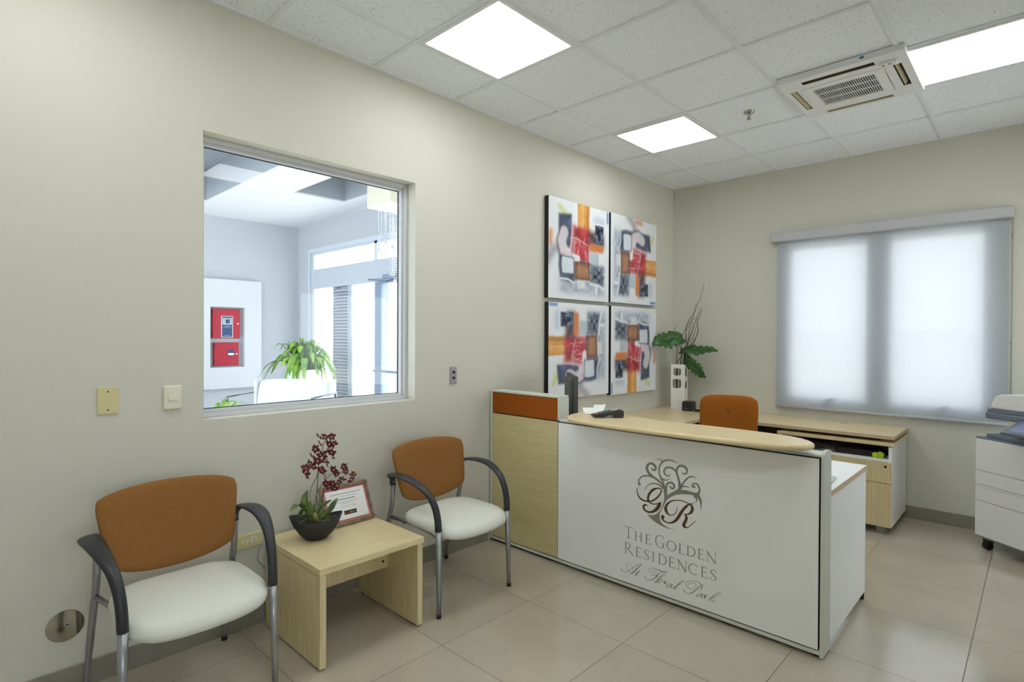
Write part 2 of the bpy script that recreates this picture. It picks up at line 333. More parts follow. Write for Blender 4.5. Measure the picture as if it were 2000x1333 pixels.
LOGO_SCRIPT=[[(10867,1055,55),(10957,958,28),(11152,979,20),(11397,1134,22),(11741,1446,25),(11979,1620,28),(12199,1698,17)],[(11485,962,23),(11344,1103,23),(11220,1281,23),(11237,1454,18),(11376,1524,19),(11516,1457,23),(11604,1301,18),(11553,1164,12)],[(12182,1685,22),(11980,1470,50),(11743,1205,61),(11520,972,50)],[(11520,972,17),(11675,1018,14),(11812,1150,14)],[(12117,1345,16),(11948,1190,55),(11796,979,51),(11899,970,17),(11983,1050,11)],[(12651,1457,21),(12617,1551,17),(12781,1667,20),(13042,1705,28),(13300,1678,50),(13556,1666,47),(13744,1736,16)],[(12651,1487,18),(12783,1408,19),(12979,1451,16),(13069,1566,20),(12945,1609,18),(12782,1526,14)],[(13365,1624,21),(13205,1474,32),(13046,1250,48),(12884,1084,42),(12688,970,28),(12489,948,24),(12372,1047,37)],[(12784,1275,14),(12980,1333,17),(13174,1362,43),(13094,1236,27)],[(13208,1182,13),(13462,1405,18),(13636,1544,16),(13619,1598,15),(13493,1531,21),(13303,1299,42),(13080,1026,48),(13048,942,37),(13177,1026,11)],[(13368,1225,26),(13224,1114,37),(13193,1008,43),(13305,1031,26),(13432,1178,29),(13368,1225,22),(13527,1221,12)],[(13465,1086,13),(13638,1220,35),(13560,1028,49),(13702,1173,18),(13780,1169,31)],[(13968,1155,27),(13812,1092,21),(13703,957,40),(13766,919,28),(13906,1020,20),(14030,1160,35),(13938,987,41),(14000,964,16),(14093,1036,10)],[(14093,1007,13),(14398,1260,18),(14669,1486,15),(14684,1547,15),(14548,1477,20),(14337,1212,40),(14124,988,41),(14155,941,22),(14323,1037,10)],[(14672,1062,48),(14823,955,22),(15061,1003,31),(15236,1158,44),(15438,1389,39),(15639,1591,29),(15781,1677,15)],[(14880,1354,15),(14997,1503,15),(15232,1603,17),(15350,1528,18),(15264,1348,15),(15059,1241,17),(14851,1260,23),(14790,1410,20),(14908,1587,17),(15173,1697,19),(15436,1722,24),(15610,1665,33),(15682,1549,41),(15640,1398,29),(15526,1334,15)],[(15613,1168,26),(15469,1107,20),(15383,996,38),(15442,959,26),(15585,1076,19),(15728,1191,26),(15629,1021,38),(15701,1003,15),(15758,1076,10)],[(15757,1090,12),(15871,1196,32),(15815,999,44),(15885,1159,19),(15956,1163,28)],[(16014,954,33),(16181,1160,38),(16402,1395,28),(16566,1543,15),(16649,1515,15),(16513,1363,14),(16293,1183,14)],[(16376,1224,14),(16210,1115,19),(16224,1010,45),(16322,994,21),(16419,1075,9)]]
LOGO_SCRIPT_DOTS=[(10867,1055,34),(12375,1057,29),(14681,1057,33)]
FLOWERS=[[0.2569,-4.0878,0.9389],[0.2722,-4.0706,0.9339],[0.2635,-4.0261,0.9295],[0.2752,-4.0922,0.9066],[0.2763,-4.1175,0.8822],[0.2483,-4.0062,0.8864],[0.2457,-4.0282,0.8915],[0.2869,-4.0401,0.8584],[0.258,-4.0139,0.8287],[0.2567,-4.0571,0.8446],[0.2948,-4.1047,0.8575],[0.2685,-4.1282,0.8501],[0.2868,-4.1129,0.8273],[0.2688,-4.0685,0.8198],[0.277,-4.0551,0.8047],[0.2525,-4.1348,0.816],[0.2767,-4.1249,0.7997],[0.2884,-4.0988,0.788],[0.2712,-4.1634,0.796],[0.2821,-4.1735,0.7789],[0.2786,-4.1573,0.7616],[0.2482,-4.0677,0.7641],[0.2829,-4.0534,0.8764],[0.2836,-4.0252,0.7677],[0.2721,-4.0058,0.7408],[0.2612,-3.9574,0.767],[0.2946,-3.9684,0.7502],[0.2789,-3.9161,0.7262],[0.2888,-3.9354,0.7045],[0.2952,-3.9845,0.7194],[0.2886,-4.0686,0.71],[0.2968,-4.0375,0.7057],[0.2758,-4.0181,0.6742],[0.292,-4.0011,0.7027],[0.2778,-4.0501,0.6879]]
ORCHID_STEMS=[[[0.27,-4.1382,0.6175],[0.27,-4.1431,0.6603],[0.27,-4.1335,0.7048],[0.27,-4.109,0.7469],[0.27,-4.0992,0.8014],[0.27,-4.0844,0.8554],[0.27,-4.0694,0.9099],[0.27,-4.0389,0.9296]],[[0.27,-4.1235,0.6143],[0.27,-4.1039,0.671],[0.27,-4.079,0.7038],[0.27,-4.0486,0.7361],[0.27,-4.0177,0.7473],[0.27,-3.965,0.7405],[0.27,-3.9108,0.7163]],[[0.27,-4.1111,0.607],[0.27,-4.1064,0.6996],[0.27,-4.1016,0.7737]],[[0.27,-4.0838,0.6199],[0.27,-4.0688,0.6924],[0.27,-4.0665,0.7534]]]
ORCHID_LEAVES=[([[0.27,-4.1233,0.5536],[0.2633,-4.1639,0.6124],[0.2567,-4.1617,0.6475],[0.25,-4.1454,0.6847]],0.0288),([[0.27,-4.1283,0.5548],[0.27,-4.172,0.6109],[0.27,-4.2099,0.6284],[0.27,-4.2447,0.6066]],0.0241),([[0.27,-4.1282,0.5501],[0.28,-4.1721,0.5993],[0.29,-4.203,0.5971],[0.3,-4.2184,0.5816]],0.026),([[0.27,-4.1233,0.542],[0.295,-4.1698,0.5815],[0.32,-4.2233,0.5859]],0.0232),([[0.27,-4.1184,0.5291],[0.3,-4.177,0.5569],[0.33,-4.2244,0.5594]],0.0195),([[0.27,-4.1135,0.5397],[0.27,-4.0837,0.5869],[0.27,-4.0303,0.6157]],0.0334),([[0.27,-4.0986,0.5362],[0.26,-4.0325,0.5687],[0.25,-4.0063,0.5897],[0.24,-3.9797,0.6072]],0.0241),([[0.27,-4.0985,0.5291],[0.285,-4.0663,0.5627],[0.3,-4.0388,0.5788]],0.0241),([[0.27,-4.1184,0.5478],[0.265,-4.1184,0.5794],[0.26,-4.1135,0.6147]],0.0297),([[0.27,-4.1109,0.5203],[0.3,-4.1313,0.5554],[0.33,-4.149,0.5937]],0.0204),([[0.27,-4.1283,0.5594],[0.255,-4.1355,0.5997],[0.24,-4.1404,0.6303]],0.0232),([[0.27,-4.0936,0.5468],[0.25,-4.0733,0.5993],[0.23,-4.0578,0.6348]],0.026),([[0.27,-4.0835,0.5303],[0.26,-4.0427,0.547],[0.25,-4.0349,0.5814]],0.0186)]
ORCHID_ROOTS=[[[0.3,-4.0843,0.5327],[0.31,-4.0544,0.5468],[0.32,-4.0292,0.5408],[0.33,-4.0193,0.5148],[0.34,-4.0299,0.4915]],[[0.3,-4.0943,0.5351],[0.31,-4.0594,0.5338],[0.32,-4.0446,0.5468],[0.33,-4.045,0.5585]],[[0.3,-4.1239,0.5421],[0.31,-4.1045,0.5398],[0.32,-4.0849,0.5235]]]
BRANCHES=[[[0.2324,-0.2,1.1201],[0.2531,-0.176,1.3459],[0.2739,-0.152,1.561],[0.3178,-0.128,1.7218],[0.3506,-0.104,1.8288],[0.3775,-0.08,1.968]],[[0.2209,-0.2,1.1196],[0.2472,-0.188,1.3996],[0.2402,-0.176,1.5394],[0.3126,-0.164,1.6884],[0.3342,-0.152,1.7842]],[[0.2438,-0.2,1.1206],[0.2987,-0.2,1.3574],[0.3533,-0.2,1.5274],[0.4124,-0.2,1.7159]],[[0.2438,-0.2,1.1206],[0.3379,-0.212,1.3792],[0.3868,-0.224,1.5058],[0.3806,-0.236,1.6106],[0.4347,-0.248,1.6925]],[[0.1921,-0.2,1.1184],[0.2143,-0.224,1.2921],[0.2085,-0.248,1.378],[0.2984,-0.272,1.5584],[0.3483,-0.296,1.641]],[[0.1456,-0.2,1.1164],[0.1438,-0.176,1.268],[0.1306,-0.152,1.3985],[0.0878,-0.128,1.5084],[0.1047,-0.104,1.5694]],[[0.2152,-0.2,1.1194],[0.2699,-0.188,1.3998],[0.3085,-0.176,1.5068],[0.3575,-0.164,1.666],[0.3736,-0.152,1.7297]],[[0.1572,-0.2,1.1169],[0.1855,-0.2,1.2262],[0.2539,-0.2,1.2925],[0.298,-0.2,1.4427],[0.3306,-0.2,1.5806]],[[0.2209,-0.2,1.1196],[0.2711,-0.212,1.2931],[0.3762,-0.224,1.4533],[0.3865,-0.236,1.5581]],[[0.2036,-0.2,1.1189],[0.2765,-0.224,1.3573],[0.265,-0.248,1.4424],[0.3207,-0.272,1.5687],[0.3978,-0.296,1.6295]]]
MONSTERA=[[[0.143,-0.2,1.4422],[-0.0754,-0.24,1.4136]],[[0.2294,-0.22,1.3084],[0.5461,-0.24,1.3406]],[[0.2854,-0.24,1.2142],[0.4466,-0.27,1.0595]]]

# ================================================================ THE SETTING
H = 2.984          # office ceiling
HL = 3.20          # lobby ceiling
WT = 0.16          # thickness of the wall between office and lobby
XR, YF = 4.6, -6.4
# office floor and ceiling
st(box(0, XR, YF, 0, -0.1, 0).build('floor', M['floor']))
st(box(0, XR, YF, 0, H+0.004, H+0.1).build('ceiling', M['ceiling']))
gx = [0.417+0.61*i for i in range(7)]; gy = [-0.583-0.61*i for i in range(10)]
g = MB()
for x in gx: g.box(x-0.012, x+0.012, YF, 0, H-0.004, H+0.004)
for y in gy: g.box(0, XR, y-0.012, y+0.012, H-0.0042, H+0.004)
g.box(0, 0.022, YF, 0, H-0.006, H+0.004); g.box(0, XR, -0.022, 0, H-0.006, H+0.004)
st(g.build('trim_1', M['tbar'])); 
# wall between office and lobby, with the window opening
wy0, wy1, wz0, wz1 = -4.532, -3.326, 1.036, 2.380
g = MB(); g.box(-WT, 0, YF, wy0, 0, H+0.1).box(-WT, 0, wy1, 0.16, 0, H+0.1).box(-WT, 0, wy0, wy1, 0, wz0).box(-WT, 0, wy0, wy1, wz1, H+0.1)
st(g.build('wall_left', M['wall']))
# back wall with the window opening behind the blind
bx0, bx1, bz0, bz1 = 1.10, 2.57, 0.85, 2.28
g = MB(); g.box(0, bx0, 0, 0.16, 0, H+0.1).box(bx1, XR+0.16, 0, 0.16, 0, H+0.1).box(bx0, bx1, 0, 0.16, 0, bz0).box(bx0, bx1, 0, 0.16, bz1, H+0.1)
st(g.build('wall_back', M['wall']))
RW = ((-6.25, -4.85), (-1.75, -0.15))  # unseen openings, added to let daylight into the office
g = MB(); g.box(XR, XR+0.16, YF-0.16, RW[0][0], 0, H+0.1).box(XR, XR+0.16, RW[0][1], RW[1][0], 0, H+0.1).box(XR, XR+0.16, RW[1][1], 0, 0, H+0.1)
for ry0, ry1 in RW: g.box(XR, XR+0.16, ry0, ry1, 2.10, H+0.1).box(XR, XR+0.16, ry0, ry1, 0, 0.6)
st(g.build('wall_right', M['wall']))
st(box(-WT, XR, YF-0.16, YF, 0, H+0.1).build('wall_front', M['wall']))
st(box(0, 0.012, YF, -2.70, 0, 0.098).build('baseboard_left', M['base_tile'], bevel=0.002))
st(box(0, XR, -0.012, 0, 0, 0.098).build('baseboard_back', M['base_tile'], bevel=0.002))

def winframe(mb, y0, y1, z0, z1, x0, x1, t):
    mb.box(x0, x1, y0, y1, z0, z0+t).box(x0, x1, y0, y1, z1-t, z1).box(x0, x1, y0, y0+t, z0+t, z1-t).box(x0, x1, y1-t, y1, z0+t, z1-t); return mb
# window_1: fixed interior window
w1 = st(thing('window_1', None, None, (0, -3.93, 1.036)))
winframe(MB(), wy0, wy1, wz0, wz1, -0.155, -0.082, 0.022).build('frame', M['alu'], w1, bevel=0.002)
winframe(MB(), wy0+0.022, wy1-0.022, wz0+0.022, wz1-0.022, -0.140, -0.100, 0.014).build('glazing_bead', M['alu'], w1, bevel=0.001)
winframe(MB(), wy0+0.036, wy1-0.036, wz0+0.036, wz1-0.036, -0.136, -0.128, 0.004).build('gasket', M['dark_plastic'], w1)
MB().add([(-0.132, wy0+0.03, wz0+0.03), (-0.132, wy1-0.03, wz0+0.03), (-0.132, wy1-0.03, wz1-0.03), (-0.132, wy0+0.03, wz1-0.03)], [(0,1,2,3)]).build('glass_pane', M['glass'], w1)
# window_2: casement pair behind the blind
w2 = st(thing('window_2', None, None, (1.84, 0.08, 0.85)))
g = MB(); y0, y1 = 0.012, 0.062
for a, b2 in ((bx0, 1.845), (1.835, bx1)):
    g.box(a, b2, y0, y1, bz0, bz0+0.05).box(a, b2, y0, y1, bz1-0.05, bz1).box(a, a+0.07, y0, y1, bz0, bz1).box(b2-0.07, b2, y0, y1, bz0, bz1)
g.build('frame', M['glazing_frame'], w2, bevel=0.003)
box(1.75, 1.93, 0.005, 0.09, bz0, bz1).build('mullion', M['glazing_frame'], w2, bevel=0.003)
for a, b2 in ((bx0+0.05, 1.80), (1.88, bx1-0.05)):
    MB().add([(a,0.04,bz0+0.03),(b2,0.04,bz0+0.03),(b2,0.04,bz1-0.03),(a,0.04,bz1-0.03)], [(0,1,2,3)]).build('glass_pane', M['glass'], w2)
for hx in (1.47, 2.25):
    g = MB().box(hx-0.035, hx+0.035, -0.008, 0.012, bz0+0.015, bz0+0.04)
    g.tube(crom([(hx-0.02,-0.008,bz0+0.03),(hx,-0.016,bz0+0.05),(hx+0.06,-0.018,bz0+0.062)]), 0.008, 8)
    g.build('crank_handle', M['glazing_frame'], w2)

# unseen windows added in the right wall to bring in daylight
for k_, (ry0, ry1) in enumerate(RW):
    added_win = st(thing('window_%d' % (4+k_), None, None, (XR, (ry0+ry1)/2, 0.6)))
    winframe(MB(), ry0, ry1, 0.6, 2.10, XR+0.05, XR+0.11, 0.05).build('frame', M['alu'], added_win)
    MB().add([(XR+0.08, ry0+0.03, 0.63), (XR+0.08, ry1-0.03, 0.63), (XR+0.08, ry1-0.03, 2.07), (XR+0.08, ry0+0.03, 2.07)], [(0,1,2,3)]).build('glass_pane', M['glass'], added_win)
st(box(XR+0.17, 24, -26, -1.002, -0.12, -0.02).build('ground', M['concrete']))
# ---------------------------------------------------------------- lobby shell
LX, LY = -6.055, -1.192
YB = -8.0
st(box(LX, -WT, YB, LY, -0.1, 0).build('floor', M['lobby_floor']))
# coffered lobby ceiling
cof = [(-3.885, -2.15, -2.29, -1.59), (-5.21, -2.4, -3.75, -2.86)]
g = MB()
def ceil_with_holes(g, x0, x1, y0, y1, holes, z0, z1):
    xs = sorted({x0, x1, *[h[0] for h in holes], *[h[1] for h in holes]}); ys = sorted({y0, y1, *[h[2] for h in holes], *[h[3] for h in holes]})
    for i in range(len(xs)-1):
        for k in range(len(ys)-1):
            cx, cy = (xs[i]+xs[i+1])/2, (ys[k]+ys[k+1])/2
            if any(h[0] < cx < h[1] and h[2] < cy < h[3] for h in holes): continue
            g.box(xs[i], xs[i+1], ys[k], ys[k+1], z0, z1)
ceil_with_holes(g, LX, -WT, YB, LY+0.2, cof, HL, HL+0.02)
st(g.build('ceiling', M['lobby_ceiling']))
g = MB()
for a, b2, c2, d in cof:
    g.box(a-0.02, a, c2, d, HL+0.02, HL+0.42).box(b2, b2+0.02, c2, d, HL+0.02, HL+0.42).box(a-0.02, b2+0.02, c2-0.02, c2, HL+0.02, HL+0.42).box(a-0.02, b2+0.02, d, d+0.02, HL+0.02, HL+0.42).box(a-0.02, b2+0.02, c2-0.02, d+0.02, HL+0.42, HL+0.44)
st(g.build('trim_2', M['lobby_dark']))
st(box(LX-0.15, LX, YB-0.15, LY+0.2, 0, HL+0.1).build('wall_lobby_left', M['lobby_wall']))
# glazed lobby wall
GY = LY
g = MB(); T2 = GY+0.2
g.box(LX, -5.70, GY, T2, 0, HL+0.1)
g.box(-5.70, -WT-0.3, GY, T2, 2.80, HL+0.1)
g.box(-0.46, -WT, GY, T2, 0, HL+0.1)
st(g.build('wall_lobby_glazed', M['lobby_wall']))
st(box(LX, -WT, YB-0.15, YB, 0, 0.5).build('wall_lobby_front', M['lobby_wall']))  # kept low; the unseen opening above is added to let daylight in
w3 = st(thing('window_3', None, None, (-4.7, GY, 0)))
fy0, fy1 = GY+0.02, GY+0.12
g = MB().box(-5.70, -5.64, fy0-0.03, fy1, 0, 2.80).box(-5.64, -0.46, fy0-0.03, fy1, 2.74, 2.80)
g.build('outer_frame', M['glazing_frame'], w3, bevel=0.003)
g = MB().box(-5.64, -5.56, fy0, fy1, 0, 2.74).box(-5.56, -0.46, fy0, fy1, 2.705, 2.74)
for x in (-3.80, -2.30): g.box(x-0.035, x+0.035, fy0, fy1, 0, 2.74)
g.box(-4.965, -4.925, fy0, fy1, 0.06, 2.18).box(-4.47, -4.40, fy0, fy1, 0.06, 2.18).box(-5.6, -3.8, fy0, fy1, 0, 0.06).box(-2.3, -0.46, fy0, fy1, 0, 0.06)
g.build('mullions', M['glazing_frame'], w3, bevel=0.002)
box(-5.60, -0.46, fy0-0.01, fy1+0.01, 2.17, 2.475).build('transom_beam', M['slat'], w3, bevel=0.003)
for a, b2, c2, d in ((-5.56,-3.83,2.475,2.71), (-3.77,-2.33,2.475,2.71), (-2.27,-0.5,2.475,2.71), (-5.56,-4.965,0.06,2.17), (-4.40,-3.83,0.06,2.17), (-2.27,-0.5,0.06,2.17)):
    MB().add([(a,GY+0.07,c2),(b2,GY+0.07,c2),(b2,GY+0.07,d),(a,GY+0.07,d)], [(0,1,2,3)]).build('glass_pane', M['glass'], w3)
g = MB().box(-4.925, -4.905, fy0-0.02, fy1, 0.06, 2.17).box(-4.49, -4.47, fy0-0.02, fy1, 0.06, 2.17).box(-4.905,-4.49,fy1-0.01,fy1,0.06,2.17)
nsl = 44
for i in range(nsl):
    z = 0.09+i*(2.06/nsl)
    g.add([(-4.905,fy0+0.03,z+0.026),(-4.49,fy0+0.03,z+0.026),(-4.49,fy0-0.015,z-0.012),(-4.905,fy0-0.015,z-0.012),(-4.905,fy0+0.03,z+0.034),(-4.49,fy0+0.03,z+0.034),(-4.49,fy0-0.015,z-0.004),(-4.905,fy0-0.015,z-0.004)],
          [(0,1,2,3),(7,6,5,4),(0,4,5,1),(1,5,6,2),(2,6,7,3),(3,7,4,0)])
g.build('shutter', M['slat'], w3)
d1 = st(thing('door_1', None, None, (-3.0, GY, 0)))
g = MB().box(-3.765, -3.62, fy0-0.03, fy1-0.02, 0.01, 2.17).box(-2.48, -2.335, fy0-0.03, fy1-0.02, 0.01, 2.17).box(-3.62,-2.48,fy0-0.03,fy1-0.02,2.14,2.17).box(-3.62,-2.48,fy0-0.03,fy1-0.02,0.01,0.14)
g.build('door_frame', M['door_frame'], d1, bevel=0.003)
MB().add([(-3.62,fy0,0.14),(-2.48,fy0,0.14),(-2.48,fy0,2.14),(-3.62,fy0,2.14)],[(0,1,2,3)]).build('glass_pane', M['glass'], d1)
MB().tube([(-3.70,fy0-0.09,0.965),(-2.42,fy0-0.09,0.965)], 0.018, 10).tube([(-3.69,fy0-0.03,0.965),(-3.69,fy0-0.09,0.965)],0.014,8).tube([(-2.42,fy0-0.03,0.965),(-2.42,fy0-0.09,0.965)],0.014,8).build('push_bar', M['door_frame'], d1)
MB().box(-3.50,-3.25,fy0-0.09,fy0-0.011,2.185,2.245).tube([(-3.36,fy0-0.06,2.18),(-3.62,fy0-0.22,2.175),(-3.45,fy0-0.03,2.16)],0.010,6).build('door_closer', M['door_frame'], d1)
# recessed board with the niche for the fire cabinets
px = LX+0.09
g = MB(); ny0, ny1, nz0, nz1 = -2.56, -2.075, 0.955, 1.850
g.box(LX, px, -3.3, ny0, 0.64, 2.262).box(LX, px, ny1, -1.826, 0.64, 2.262).box(LX, px, ny0, ny1, 0.64, nz0).box(LX, px, ny0, ny1, nz1, 2.262)
st(g.build('trim_3', M['niche_board']))
# ---------------------------------------------------------------- outdoors
st(box(-30, 20, LY+0.2, 30, -0.12, -0.02).build('ground', M['concrete']))
tag(bpy.data.objects['ground'], None, None)
o = box(-14, -8.05, 2.0, 2.25, -0.02, 3.1).build('concrete_wall', M['concrete'], bevel=0.01)
tag(o, 'pale board-marked concrete wall standing outside the lobby glazing', 'wall')
g = MB()
for x, z in ((-9.1,2.30),(-9.1,1.15),(-9.1,0.85),(-10.6,2.3),(-10.6,1.15)): g.disc((x,1.994,z), 0.02, 'y', 0.008, 14)
g.box(-14,-8.05,1.996,2.004,1.0,1.008)
g.build('tie_holes', M['ink'], o)
o = box(-14, -2.0, 6, 16, -0.02, 0.03).build('lawn', M['lawn'])
tag(o, 'strip of green lawn beyond the lobby door', 'lawn')
g = MB(); random.seed(5)
for i in range(420):
    c0 = Vector((random.uniform(-16,-2), random.uniform(16.5,17.6), random.uniform(0.1,1.3)))
    a_ = random.uniform(0,PI); d_ = Vector((math.cos(a_)*0.3, math.sin(a_)*0.2, 0.1))
    g.add([c0, c0+d_+Vector((0,0,0.2)), c0+d_*2, c0+d_-Vector((0,0,0.2))], [(0,1,2,3)])
o = g.build('hedge', M['plant'], recalc=False); tag(o, 'far clipped green hedge seen through the lobby door', 'hedge', kind='stuff')
o = box(-3, 8, 4.2, 4.4, -0.02, 1.55).build('boundary_wall', M['concrete']); tag(o, 'low pale wall outside, behind the roller blind', 'wall')

# ================================================================ CEILING FIXTURES
def panel_light(x, y, label):
    t = thing('ceiling_light', label, 'light', (x, y, H), 0, 'square lit ceiling panels')
    g = MB(); a = 0.293; c = 0.272
    g.box(x-a, x+a, y-a, y-c, H-0.010, H+0.002).box(x-a, x+a, y+c, y+a, H-0.010, H+0.002).box(x-a, x-c, y-c, y+c, H-0.010, H+0.002).box(x+c, x+a, y-c, y+c, H-0.010, H+0.002)
    g.build('frame', M['tbar'], t)
    box(x-c, x+c, y-c, y+c, H-0.004, H+0.002).build('diffuser', M['diffuser'], t)
    return t
L1 = panel_light(0.722, -3.328, 'lit square ceiling panel nearest the camera, above the two waiting chairs')
for x, y, lb in ((0.722, -1.498, 'lit square ceiling panel farthest back, above the four paintings'),
                 (2.552, -1.498, 'lit ceiling panel at the right edge, beside the air conditioner'),
                 (2.552, -3.328, 'lit ceiling panel out of view, mirrored in the interior window'),
                 (0.722, -5.158, 'added lit ceiling panel out of view behind the camera on the left'),
                 (2.552, -5.158, 'added lit ceiling panel out of view above the camera')):  # the last two panels are unseen, added for their light
    copy_tree(L1, None, (x, y, H), lb)
# air conditioner cassette
ac = thing('air_conditioner', 'white four-way air conditioner cassette set in the ceiling', 'air conditioner', (1.96, -1.56, H))
X0, X1, Y0, Y1 = 1.645, 2.285, -1.885, -1.215; Z0 = H-0.035
g = MB()
def ring(g, x0, x1, y0, y1, t, z0, z1): g.box(x0,x1,y0,y0+t,z0,z1).box(x0,x1,y1-t,y1,z0,z1).box(x0,x0+t,y0+t,y1-t,z0,z1).box(x1-t,x1,y0+t,y1-t,z0,z1)
slots = [(1.765,2.135,-1.830,-1.785),(1.765,2.135,-1.275,-1.235),(1.672,1.712,-1.72,-1.375),(2.205,2.245,-1.72,-1.375)]
ceil_with_holes(g, X0, X1, Y0, Y1, slots+[(1.79,2.105,-1.68,-1.385)], Z0, H)
g.build('panel', M['ac'], ac)
for i, (a, b2, c2, d) in enumerate(slots):
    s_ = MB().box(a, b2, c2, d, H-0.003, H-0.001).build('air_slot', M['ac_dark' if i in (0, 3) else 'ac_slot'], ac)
    ring(MBL := MB(), a, b2, c2, d, 0.002, Z0+0.002, H-0.001); MBL.build('slot_liner', M['ac_dark' if i in (0, 3) else 'ac_slot'], ac)  # added lining colours the slot walls, dark where shade would fall
    g = MB()
    if b2-a > d-c2: g.add([(a+.004,c2+.006,Z0+.002),(b2-.004,c2+.006,Z0+.002),(b2-.004,c2+.016,Z0+.014),(a+.004,c2+.016,Z0+.014),(a+.004,c2+.006,Z0+.006),(b2-.004,c2+.006,Z0+.006),(b2-.004,c2+.016,Z0+.018),(a+.004,c2+.016,Z0+.018)], [(0,1,2,3),(4,5,6,7),(0,1,5,4),(2,3,7,6),(1,2,6,5),(3,0,4,7)])
    else: g.add([(a+.008,c2+.004,Z0+.002),(a+.008,d-.004,Z0+.002),(a+.024,d-.004,Z0+.018),(a+.024,c2+.004,Z0+.018),(a+.008,c2+.004,Z0+.006),(a+.008,d-.004,Z0+.006),(a+.024,d-.004,Z0+.022),(a+.024,c2+.004,Z0+.022)], [(0,1,2,3),(4,5,6,7),(0,1,5,4),(2,3,7,6),(1,2,6,5),(3,0,4,7)])
    g.build('louver_vane', M['ac_slot'], ac)
g = MB(); ring(g, 1.735, 2.16, -1.725, -1.34, 0.048, Z0-0.004, Z0+0.004)
g.build('grille_frame', M['white_plastic'], ac, bevel=0.002)
g = MB()
for i in range(28):
    x = 1.785+0.0118*i; g.box(x, x+0.0036, -1.677, -1.388, Z0-0.001, Z0+0.003)
for y in (-1.583, -1.487): g.box(1.783, 2.112, y-0.0025, y+0.0025, Z0-0.002, Z0+0.004)
g.build('grille_bars', M['ac'], ac)
box(1.783, 2.112, -1.680, -1.385, Z0+0.005, Z0+0.008).build('filter', M['black'], ac)
MB().box(2.155, 2.235, -1.800, -1.755, Z0-0.014, Z0).box(2.165,2.18,-1.785,-1.77,Z0-0.015,Z0-0.0135,1).box(2.195,2.21,-1.79,-1.775,Z0-0.015,Z0-0.0135,1).build('receiver_box', [M['white_plastic'], M['ink']], ac, bevel=0.004)
box(2.08, 2.10, -1.888, -1.868, H-0.02, H-0.008).build('tape_tab', M['tape'], ac)
# sprinkler
sp_ = thing('fire_sprinkler', 'small chrome fire sprinkler hanging from a ceiling tile', 'sprinkler', (1.347, -1.52, H))
MB().lathe([(0.001,0.004),(0.036,0.004),(0.036,0.0),(0.030,-0.008),(0.012,-0.010)], (1.347,-1.52,H), 24).build('escutcheon', M['chrome'], sp_)
MB().lathe([(0.008,-0.008),(0.008,-0.022),(0.005,-0.026),(0.005,-0.046),(0.016,-0.048),(0.016,-0.051),(0.001,-0.051)], (1.347,-1.52,H), 16).tube([(1.339,-1.52,H-0.02),(1.336,-1.52,H-0.034),(1.346,-1.52,H-0.047)],0.0018,6).tube([(1.355,-1.52,H-0.02),(1.358,-1.52,H-0.034),(1.348,-1.52,H-0.047)],0.0018,6).build('sprinkler_head', M['chrome'], sp_)

# ================================================================ BLIND
bl = thing('roller_blind', 'pale see-through roller blind covering the back window', 'blind', (1.83, 0, 2.39))
box(1.000, 2.668, -0.085, 0.0, 2.305, 2.392).build('cassette', M['roller'], bl, bevel=0.012, segs=3)
MB().box(1.052, 2.645, -0.036, -0.035, 0.822, 2.31).build('fabric', M['blind'], bl, recalc=False)
MB().tube([(1.050,-0.036,0.812),(2.648,-0.036,0.812)], (0.013), 12).build('bottom_rail', M['roller'], bl)
g = MB().tube([(2.657,-0.05,2.31),(2.657,-0.05,1.00)], 0.0018, 6).tube([(2.663,-0.06,2.31),(2.663,-0.06,1.00),(2.657,-0.05,1.00)], 0.0018, 6)
g.lathe([(0.001,-0.012),(0.004,-0.01),(0.004,0.01),(0.001,0.012)], (2.657,-0.05,2.18), 8).lathe([(0.001,-0.012),(0.004,-0.01),(0.004,0.01),(0.001,0.012)], (2.657,-0.05,1.40), 8)
g.build('bead_chain', M['ink'], bl)

